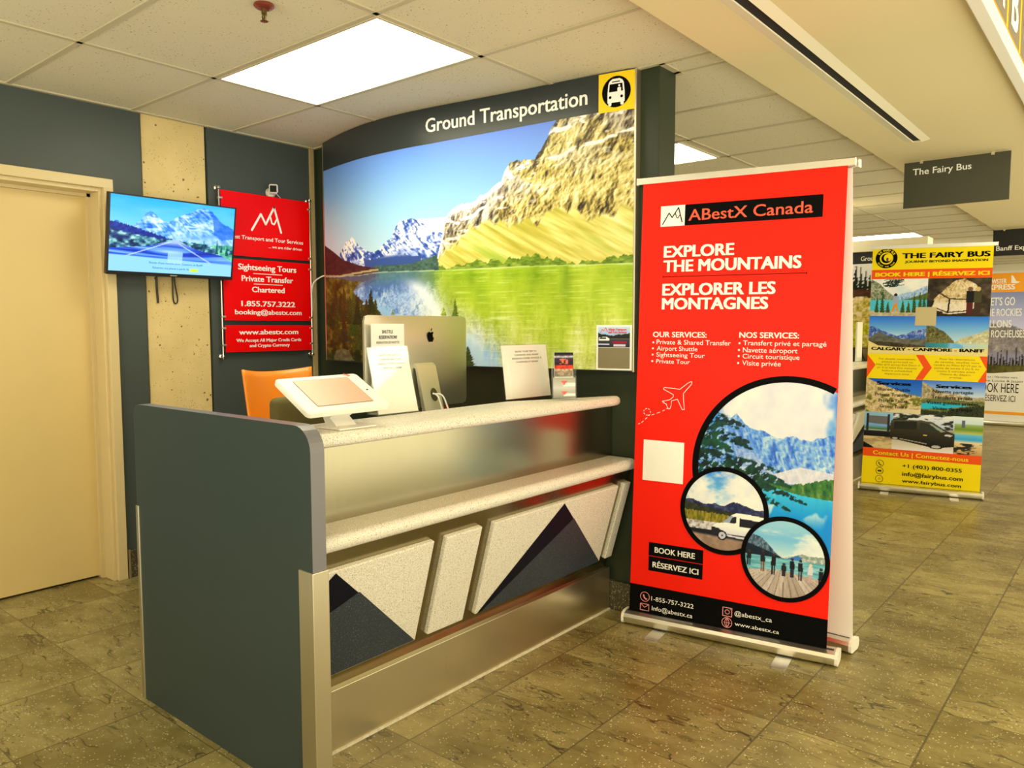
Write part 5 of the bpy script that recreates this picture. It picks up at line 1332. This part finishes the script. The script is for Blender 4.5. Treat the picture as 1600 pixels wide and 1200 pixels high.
def valley(S, T):
    img = grad(T, (.4, (214, 226, 232)), (.65, (110, 170, 224)), (1, (40, 110, 196)))
    img = mixc(img, under(S, T, [(0, .70), (.06, .74), (.14, .68), (.22, .62), (.5, .48), (.62, .52), (.75, .60), (.9, .64), (1, .66)], .04, 20, 2), rocky(S, T, 4, ((0, (24, 50, 110)), (.5, (64, 96, 160)), (1, (206, 206, 210))), 9, 10))
    img = mixc(img, under(S, T, [(0, .42), (.2, .60), (.3, .50), (.6, .40), (1, .40)], .03, 20, 3), grad(fbm(S * 14, T * 14, 3, 5), (0, (60, 64, 50)), (1, (134, 128, 100))))
    img = mixc(img, under(S, T, [(0, .34), (.5, .30), (1, .22)], .03, 30, 6), grad(fbm(S * 26, T * 22, 4, 7), (0, (26, 22, 12)), (1, (110, 92, 56))))
    img = mixc(img, inpoly(S, T, [(.45, .12), (1, .20), (1, .08), (.6, .02)]), (214, 206, 190))
    return img
def mirror(S, T):
    img = grad(T, (.3, (200, 218, 230)), (.7, (110, 170, 220)), (1, (40, 112, 190)))
    img = mixc(img, under(S, T, [(0, .76), (.12, .74), (.3, .60), (.45, .38), (.47, .33), (1, .33)], .03, 20, 2), rocky(S, T, 4, ((0, (40, 44, 16)), (.6, (110, 104, 50)), (1, (176, 164, 96))), 9, 10))
    img = mixc(img, under(S, T, [(.46, .34), (.6, .46), (.75, .52), (.9, .60), (1, .68)], .03, 20, 3) * (S > .46), rocky(S, T, 8, ((0, (150, 150, 90)), (.6, (196, 186, 130)), (1, (250, 236, 206))), 9, 10))
    wl = .32; dep = wl - T
    lk = grad(S, (0, (40, 120, 120)), (.35, (70, 150, 150)), (.40, (120, 180, 214)), (.6, (170, 200, 190)), (1, (196, 206, 160)))
    lk = mixc(lk, inpoly(S, T, [(.34, .0), (.47, .32), (.60, .26), (.66, 0)]), (110, 176, 220))
    return np.where((dep > 0)[..., None], lk, img)
def slope(S, T):
    img = grad(T, (.5, (60, 130, 200)), (1, (20, 86, 176)))
    img = mixc(img, under(S, T, [(0, 1.02), (.2, .86), (.5, .72), (.8, .56), (1, .50)], .03, 20, 2), rocky(S, T, 4, ((0, (150, 120, 60)), (.5, (214, 186, 120)), (1, (244, 226, 176))), 9, 9))
    img = mixc(img, sm(.5, .65, fbm(S * 12, T * 10, 4, 6)) * sm(.66, .4, T), (110, 110, 36)); img = mixc(img, inpoly(S, T, [(.3, .0), (.6, .12), (1, .14), (1, .0)]), (226, 206, 150))
    return img
def bluelake(S, T):
    img = grad(T, (.6, (190, 206, 226)), (1, (70, 120, 190)))
    img = mixc(img, under(S, T, [(0, .96), (.15, .80), (.35, .66), (.6, .62), (.85, .54), (1, .56)], .03, 20, 2), rocky(S, T, 4, ((0, (90, 90, 70)), (.5, (170, 150, 100)), (1, (230, 214, 170))), 9, 9))
    img = mixc(img, under(S, T, [(0, .46), (.4, .50), (.7, .44), (1, .44)], .03, 20, 3), grad(fbm(S * 14, T * 14, 3, 5), (0, (66, 80, 40)), (1, (140, 140, 70))))
    img = mixc(img, inpoly(S, T, [(0, .32), (.2, .36), (.6, .34), (.75, .30), (.4, .2), (0, .16)]), (40, 180, 190)); img = mixc(img, under(S, T, [(0, .14), (.4, .10), (.55, .22), (.8, .30), (1, .34)], .06, 60, 6), grad(fbm(S * 40, T * 20, 3, 8), (0, (14, 22, 12)), (1, (70, 74, 36))))
    return img
def trip(S, T):
    n = fbm(S * 14, T * 14, 4, 4)
    img = grad(T, (0, (236, 224, 200)), (.2, (214, 196, 156)), (.55, (150, 150, 120)), (.7, (200, 206, 206)), (1, (236, 232, 222)))
    img = mixc(img, (sm(.45, .6, n) * (T > .45) * (S > .24) * (S < .76)), (40, 44, 30))
    # notice board at left
    L_ = (S < .25); img = np.where(L_[..., None], grad(T, (0, (200, 180, 130)), (.30, (160, 130, 80)), (.34, (20, 18, 18)), (.46, (26, 24, 22)), (.5, (200, 206, 190)), (.52, (70, 110, 40)), (.62, (120, 170, 210)), (1, (150, 196, 226))), img)
    img = mixc(img, inpoly(S, T, [(.035, .68), (.035, .88), (.215, .88), (.215, .66)]), (110, 104, 96)); 
    for x in (.03, .215): img = mixc(img, ((np.abs(S - x) < .010) & (T > .48) & (T < .94)).astype(float), (40, 38, 38))
    img = mixc(img, L_ * (T < .32) * sm(.45, .6, n), (220, 190, 120)); img = mixc(img, L_ * inpoly(S, T, [(.0, .0), (.0, .16), (.07, .06), (.1, 0)]), (14, 12, 10))
    # river scene at right
    R_ = (S > .77); img = np.where(R_[..., None], grad(T, (0, (190, 150, 90)), (.28, (226, 196, 130)), (.32, (230, 210, 160)), (.40, (50, 160, 200)), (.52, (110, 186, 200)), (.56, (190, 190, 90)), (.66, (110, 140, 40)), (.78, (150, 170, 90)), (.82, (206, 220, 230)), (1, (226, 230, 232))), img)
    img = mixc(img, R_ * sm(.5, .62, n) * (T < .3), (40, 34, 24)); img = mixc(img, ((np.abs(S - .84) < .012) & (T > .7) & (T < .9)).astype(float), (90, 96, 110))
    # dark van
    img = mixc(img, inpoly(S, T, [(.235, .30), (.225, .62), (.24, .80), (.50, .835), (.60, .78), (.70, .60), (.775, .52), (.775, .18), (.66, .13), (.57, .13), (.30, .27)]), grad(T, (.12, (18, 16, 12)), (.4, (44, 38, 22)), (.7, (66, 58, 34)), (.85, (90, 82, 56))))
    img = mixc(img, inpoly(S, T, [(.26, .56), (.265, .76), (.46, .795), (.46, .58)]), (34, 34, 26)); img = mixc(img, inpoly(S, T, [(.485, .57), (.485, .78), (.56, .74), (.64, .54)]), (46, 50, 40)); img = mixc(img, inpoly(S, T, [(.58, .76), (.70, .56), (.66, .55), (.56, .755)]), (150, 160, 130))
    img = mixc(img, inpoly(S, T, [(.70, .50), (.76, .49), (.74, .44), (.69, .46)]), (206, 200, 180)); img = mixc(img, inpoly(S, T, [(.25, .34), (.55, .22), (.55, .20), (.25, .32)]), (170, 160, 130))
    for cx, cy, r in ((.275, .31, .040), (.625, .15, .060)):
        d = np.hypot(S - cx, (T - cy) * .42 / .36 * .86); img = mixc(img, (d < r).astype(float), (18, 16, 14)); img = mixc(img, (d < r * .62).astype(float), (186, 176, 150))
    img = mixc(img, (np.hypot(S - .53, (T - .44)) < .017).astype(float), (226, 206, 96))
    return img
for nm, a, fn, nx, ny in (('lake_walker_photo', (.0225, 1.495, .450, 1.807), lakeman, 110, 80), ('cave_photo', (.450, 1.495, .8985, 1.807), cave, 110, 80), ('valley_photo', (.0225, 1.176, .455, 1.495), valley, 100, 76), ('mirror_lake_photo', (.455, 1.176, .8985, 1.495), mirror, 100, 76), ('slope_photo', (.0225, .676, .447, .964), slope, 90, 64), ('blue_lake_photo', (.447, .680, .8985, .966), bluelake, 90, 64), ('van_trip_photo', (.0225, .368, .8985, .680), trip, 190, 84)):
    picture(nm, FY, a[0], a[2], a[1], a[3], nx, ny, fn, M_PRINT, sheet, .0012)
k = Ink(FY); k.poly([(.0225, 1.175), (.0225, 1.285), (.10, 1.245), (.24, 1.235), (.898, 1.235), (.898, 1.175)], .0022); k.build('cream_strip', mat('straw ink', D(230, 206, 120), .45), sheet)
Ink(FY).text('CALGARY - CANMORE - BANFF', .050, .871, 1.206, 1.231, .045, .0032).build('route_lettering', M_GRAPHIC_BLACK, sheet)
KB = {}
for s_, u0, u1, vb in (('For shuttle reservations,', .112, .392, 1.127), ('please proceed to', .135, .37, 1.102), ('Pillar #15 across Exit Door 3', .092, .42, 1.077), ('or 4 at least five minutes', .10, .40, 1.052), ('before scheduled', .14, .365, 1.027), ('departure time.', .159, .352, 1.001),
    ('Pour les réservations', .565, .814, 1.138), ('de navette, veuillez vous', .53, .845, 1.113), ('rendre au Pilier N°15 par la', .525, .86, 1.088), ('porte de sortie 3 ou 4, au', .53, .845, 1.063), ('moins 5 minutes avant', .55, .82, 1.038), ("l'heure du départ", .575, .79, 1.013), ('prévue.', .642, .732, .989)):
    KB.setdefault('notice_lettering' if u0 < .45 else 'french_notice_lettering', Ink(FY)).text(s_, u0, u1, vb, vb + .014, .0, .0014, 1)
for s_, u0, u1, vb, h, bo in (('Services', .109, .362, .912, .027, .05), ('Services', .551, .801, .906, .027, .05), ('Shared Shuttle', .112, .360, .862, .026, .012), ('Private Transfers', .096, .374, .817, .026, .012), ('Private Tours', .125, .343, .767, .026, .012), ('Group Tours', .135, .339, .718, .026, .012),
    ('Navette partagée', .527, .815, .864, .026, .012), ('Transferts privés', .520, .811, .816, .026, .012), ('Visites guidées privées', .487, .856, .771, .026, .012), ('Visites de groupe', .531, .816, .724, .026, .012),
    ('+1 (403) 800-0355', .333, .766, .220, .030, .014), ('info@fairybus.com', .335, .777, .150, .034, .014), ('www.fairybus.com', .335, .767, .094, .028, .014)):
    KB.setdefault('contact_lettering' if vb < .3 else 'service_lettering' if u0 < .45 else 'french_service_lettering', Ink(FY)).cut().text(s_, u0, u1, vb, vb + h, bo, .0026)
for nm, k in KB.items(): k.build(nm, [M_GRAPHIC_BLACK, mat('ochre ink', D(120, 96, 10), .5)], sheet)
k = Ink(FY)
for v in (.238, .174, .105): k.cut().ring(.160, v, .026, .0305, .0012, 28)
k.cut().poly([(.148, .252), (.156, .249), (.157, .240), (.164, .229), (.171, .230), (.174, .224), (.167, .219), (.156, .226), (.147, .240)], .0012); k.cut().poly(rect(.145, .166, .175, .182), .0012)
k.cut().ring(.160, .105, .006, .0085, .0012, 14); k.build('contact_icons', mat('brown ink', D(70, 50, 14), .5), sheet)
k = Ink(FY); k.poly(rect(.369, 1.418, .523, 1.571), .0022); k.build('blank_code_square', mat('pale straw ink', D(196, 176, 120), .5), sheet)

# ---- the orange and grey banner far behind
gb, FG2, sheet = rollup('roll_up_banner', "orange and grey roll-up banner headed LET'S GO, partly behind the yellow one", (-2.10, 12.73), (1, 0), 1.05, .0, .0, 0.05, 1.00, 2.155, mat('cream banner vinyl', D(236, 226, 202), .45), 'roll-up banners', feet=())
GU = lambda X: X + 2.10
Ink(FG2).poly(rect(.05, 1.885, 1.0, 2.152), .0015).build('orange_head', mat('amber ink', D(250, 158, 22), .4), sheet)
def peak_art(S, T):
    img = grad(T, (.35, (236, 222, 206)), (.6, (196, 190, 200)), (1, (134, 140, 164)))
    img = mixc(img, under(S, T, [(0, .50), (.2, .58), (.35, .62), (.5, .57), (.6, .60), (.8, .52), (1, .45)], .03, 14, 2), rocky(S, T, 4, ((0, (84, 84, 84)), (.5, (130, 120, 110)), (1, (190, 176, 160))), 7, 9))
    img = mixc(img, sm(.3, .22, T), (150, 140, 150))
    for q_ in range(26): img = conifer(img, S, T, .02 + q_ * .039, .06, .16 + .12 * ((q_ * 7) % 5) / 5, .045, (36, 34, 18), q_)
    return mixc(img, sm(.13, .08, T), grad(fbm(S * 20, T * 14, 3, 7), (0, (50, 50, 20)), (1, (130, 116, 50))))
picture('peak_photo', FG2, .05, 1.0, .74, 1.885, 70, 90, peak_art, M_PRINT, sheet, .0015)
Ink(FG2).poly([(.05, .38), (1.0, .38), (1.0, .80), (.05, .70)], .0028).build('cream_ground', MATS['cream banner vinyl'], sheet)
k = Ink(FG2)
k.text('BREWSTER', .28, .545, 2.005, 2.068, .03, .003); k.cut().text('EXPRESS', .28, .645, 1.92, 1.99, .03, .003); k.cut().poly([(.60, 2.01), (.60, 2.12), (.625, 2.10), (.66, 2.03), (.71, 2.02), (.66, 2.0)], .003)
k.cut().text("LET'S GO", .33, .655, 1.70, 1.81, .015, .003); k.cut().text('THE ROCKIES', .28, .74, 1.55, 1.65, .01, .003); k.cut().text('ALLONS', .30, .625, 1.39, 1.49, .015, .003); k.cut().text('LES ROCHEUSES', .26, .79, 1.25, 1.35, .01, .003)
k.build('white_lettering', M_GRAPHIC_WHITE, sheet)
k = Ink(FG2); k.text('BOOK HERE', .24, .745, .47, .60, .0, .004); k.cut().text('RÉSERVEZ ICI', .30, .71, .345, .43, .0, .004); k.cut().text('Connections to | Navettes vers', .1, .725, .675, .705, .0, .004); k.cut().text('Banff, Lake Louise & Jasper', .14, .80, .62, .65, .0, .004)
k.build('dark_lettering', M_GRAPHIC_BLACK, sheet)
Ink(FG2).poly(rect(.05, .16, 1.0, .20), .0028).build('orange_line', MATS['amber ink'], sheet)

# ================================================================== SECOND COUNTER'S LOW WALL AND MURAL
struct(MB().box((-4.44, 8.02, 0), (-1.62, 8.14, 2.125)).build('wall_second_counter', M_PAINT2))
struct(MB().box((-4.44, 7.97, 2.125), (-1.60, 8.19, 2.235), .004).build('trim_7', M_CREAM))
t = thing('wall_mural', 'second mural, a yellow meadow strip left of the yellow banner', 'mural', (-3.0, 8.0, 1.19))
F2 = lambda u, v, d=0.0: (u, 8.0 - d, v)
MB().box((-4.2, 8.0, 1.19), (-1.66, 8.02, 2.12)).build('backing_panel', M_SIGNBLACK, t)
def meadow(S, T):
    img = grad(T, (.6, (180, 190, 170)), (.85, (226, 220, 206)), (1, (240, 230, 214)))
    for q_ in range(60): img = conifer(img, S, T, (q_ * .0173) % 1.0, .58 + .05 * ((q_ * 13) % 7) / 7, .30 + .2 * ((q_ * 5) % 6) / 6, .03, (30, 34, 20), q_)
    img = mixc(img, under(S, T, [(0, .66), (1, .70)], .05, 30, 2), grad(fbm(S * 40, T * 30, 3, 3), (0, (50, 26, 14)), (1, (104, 62, 34))))
    n = fbm(S * 90, T * 36, 4, 5)
    img = mixc(img, under(S, T, [(0, .52), (1, .62)], .05, 30, 6), grad(n, (.15, (110, 96, 20)), (.42, (200, 176, 60)), (.6, (236, 210, 150)), (.8, (246, 226, 196))))
    img = mixc(img, sm(.36, .2, T) * sm(.35, .5, fbm(S * 40, T * 16, 3, 8)), grad(fbm(S * 130, T * 60, 3, 9), (0, (110, 110, 4)), (.6, (216, 206, 20)), (1, (250, 240, 120))))
    return img
picture('meadow_print', F2, -4.19, -1.67, 1.2, 2.012, 260, 100, meadow, M_PRINT, t, .0012)
k = Ink(F2); k.text('Ground Transportation', -2.187, -1.68, 2.040, 2.084, .014, .0012); k.build('header_lettering', M_GRAPHIC_WHITE, t)
t = thing('sign_stand', 'white card standing on the second counter in front of the meadow mural', 'sign stand', (-2.06, 7.58, 1.08))
q = MB(); q.box((-2.075, 7.492, 1.081), (-2.060, 7.66, 1.445), .002); q.build('card', M_PAPER, t)
q = MB(); q.prism([(-2.11, 1.081), (-2.03, 1.081), (-2.062, 1.12), (-2.073, 1.12)], 7.50, 7.65, lambda u, v, d: (u, d, v)); q.build('card_foot', M_GLASS, t)
t = thing('basket', 'brown woven basket on the second counter beside the yellow banner', 'basket', (-2.02, 7.90, 1.08))
c_ = Vector((-2.02, 7.86, 1.081)); q = MB()
q.tube([c_ + Vector((0, 0, h)) for h in (0, .02, .06, .10, .12)], [.055, .070, .085, .088, .084], 24)
shade(q.build('bowl', mat('woven straw', D(132, 110, 60), .8, noise=.4, scale=90, bump=.5), t))
q = MB(); P = [c_ + Vector((.088 * math.cos(a), .088 * math.sin(a), .122)) for a in [2 * PI * k_ / 28 for k_ in range(29)]]; q.tube(P, .007, 8); q.build('rim', MATS['woven straw'], t)
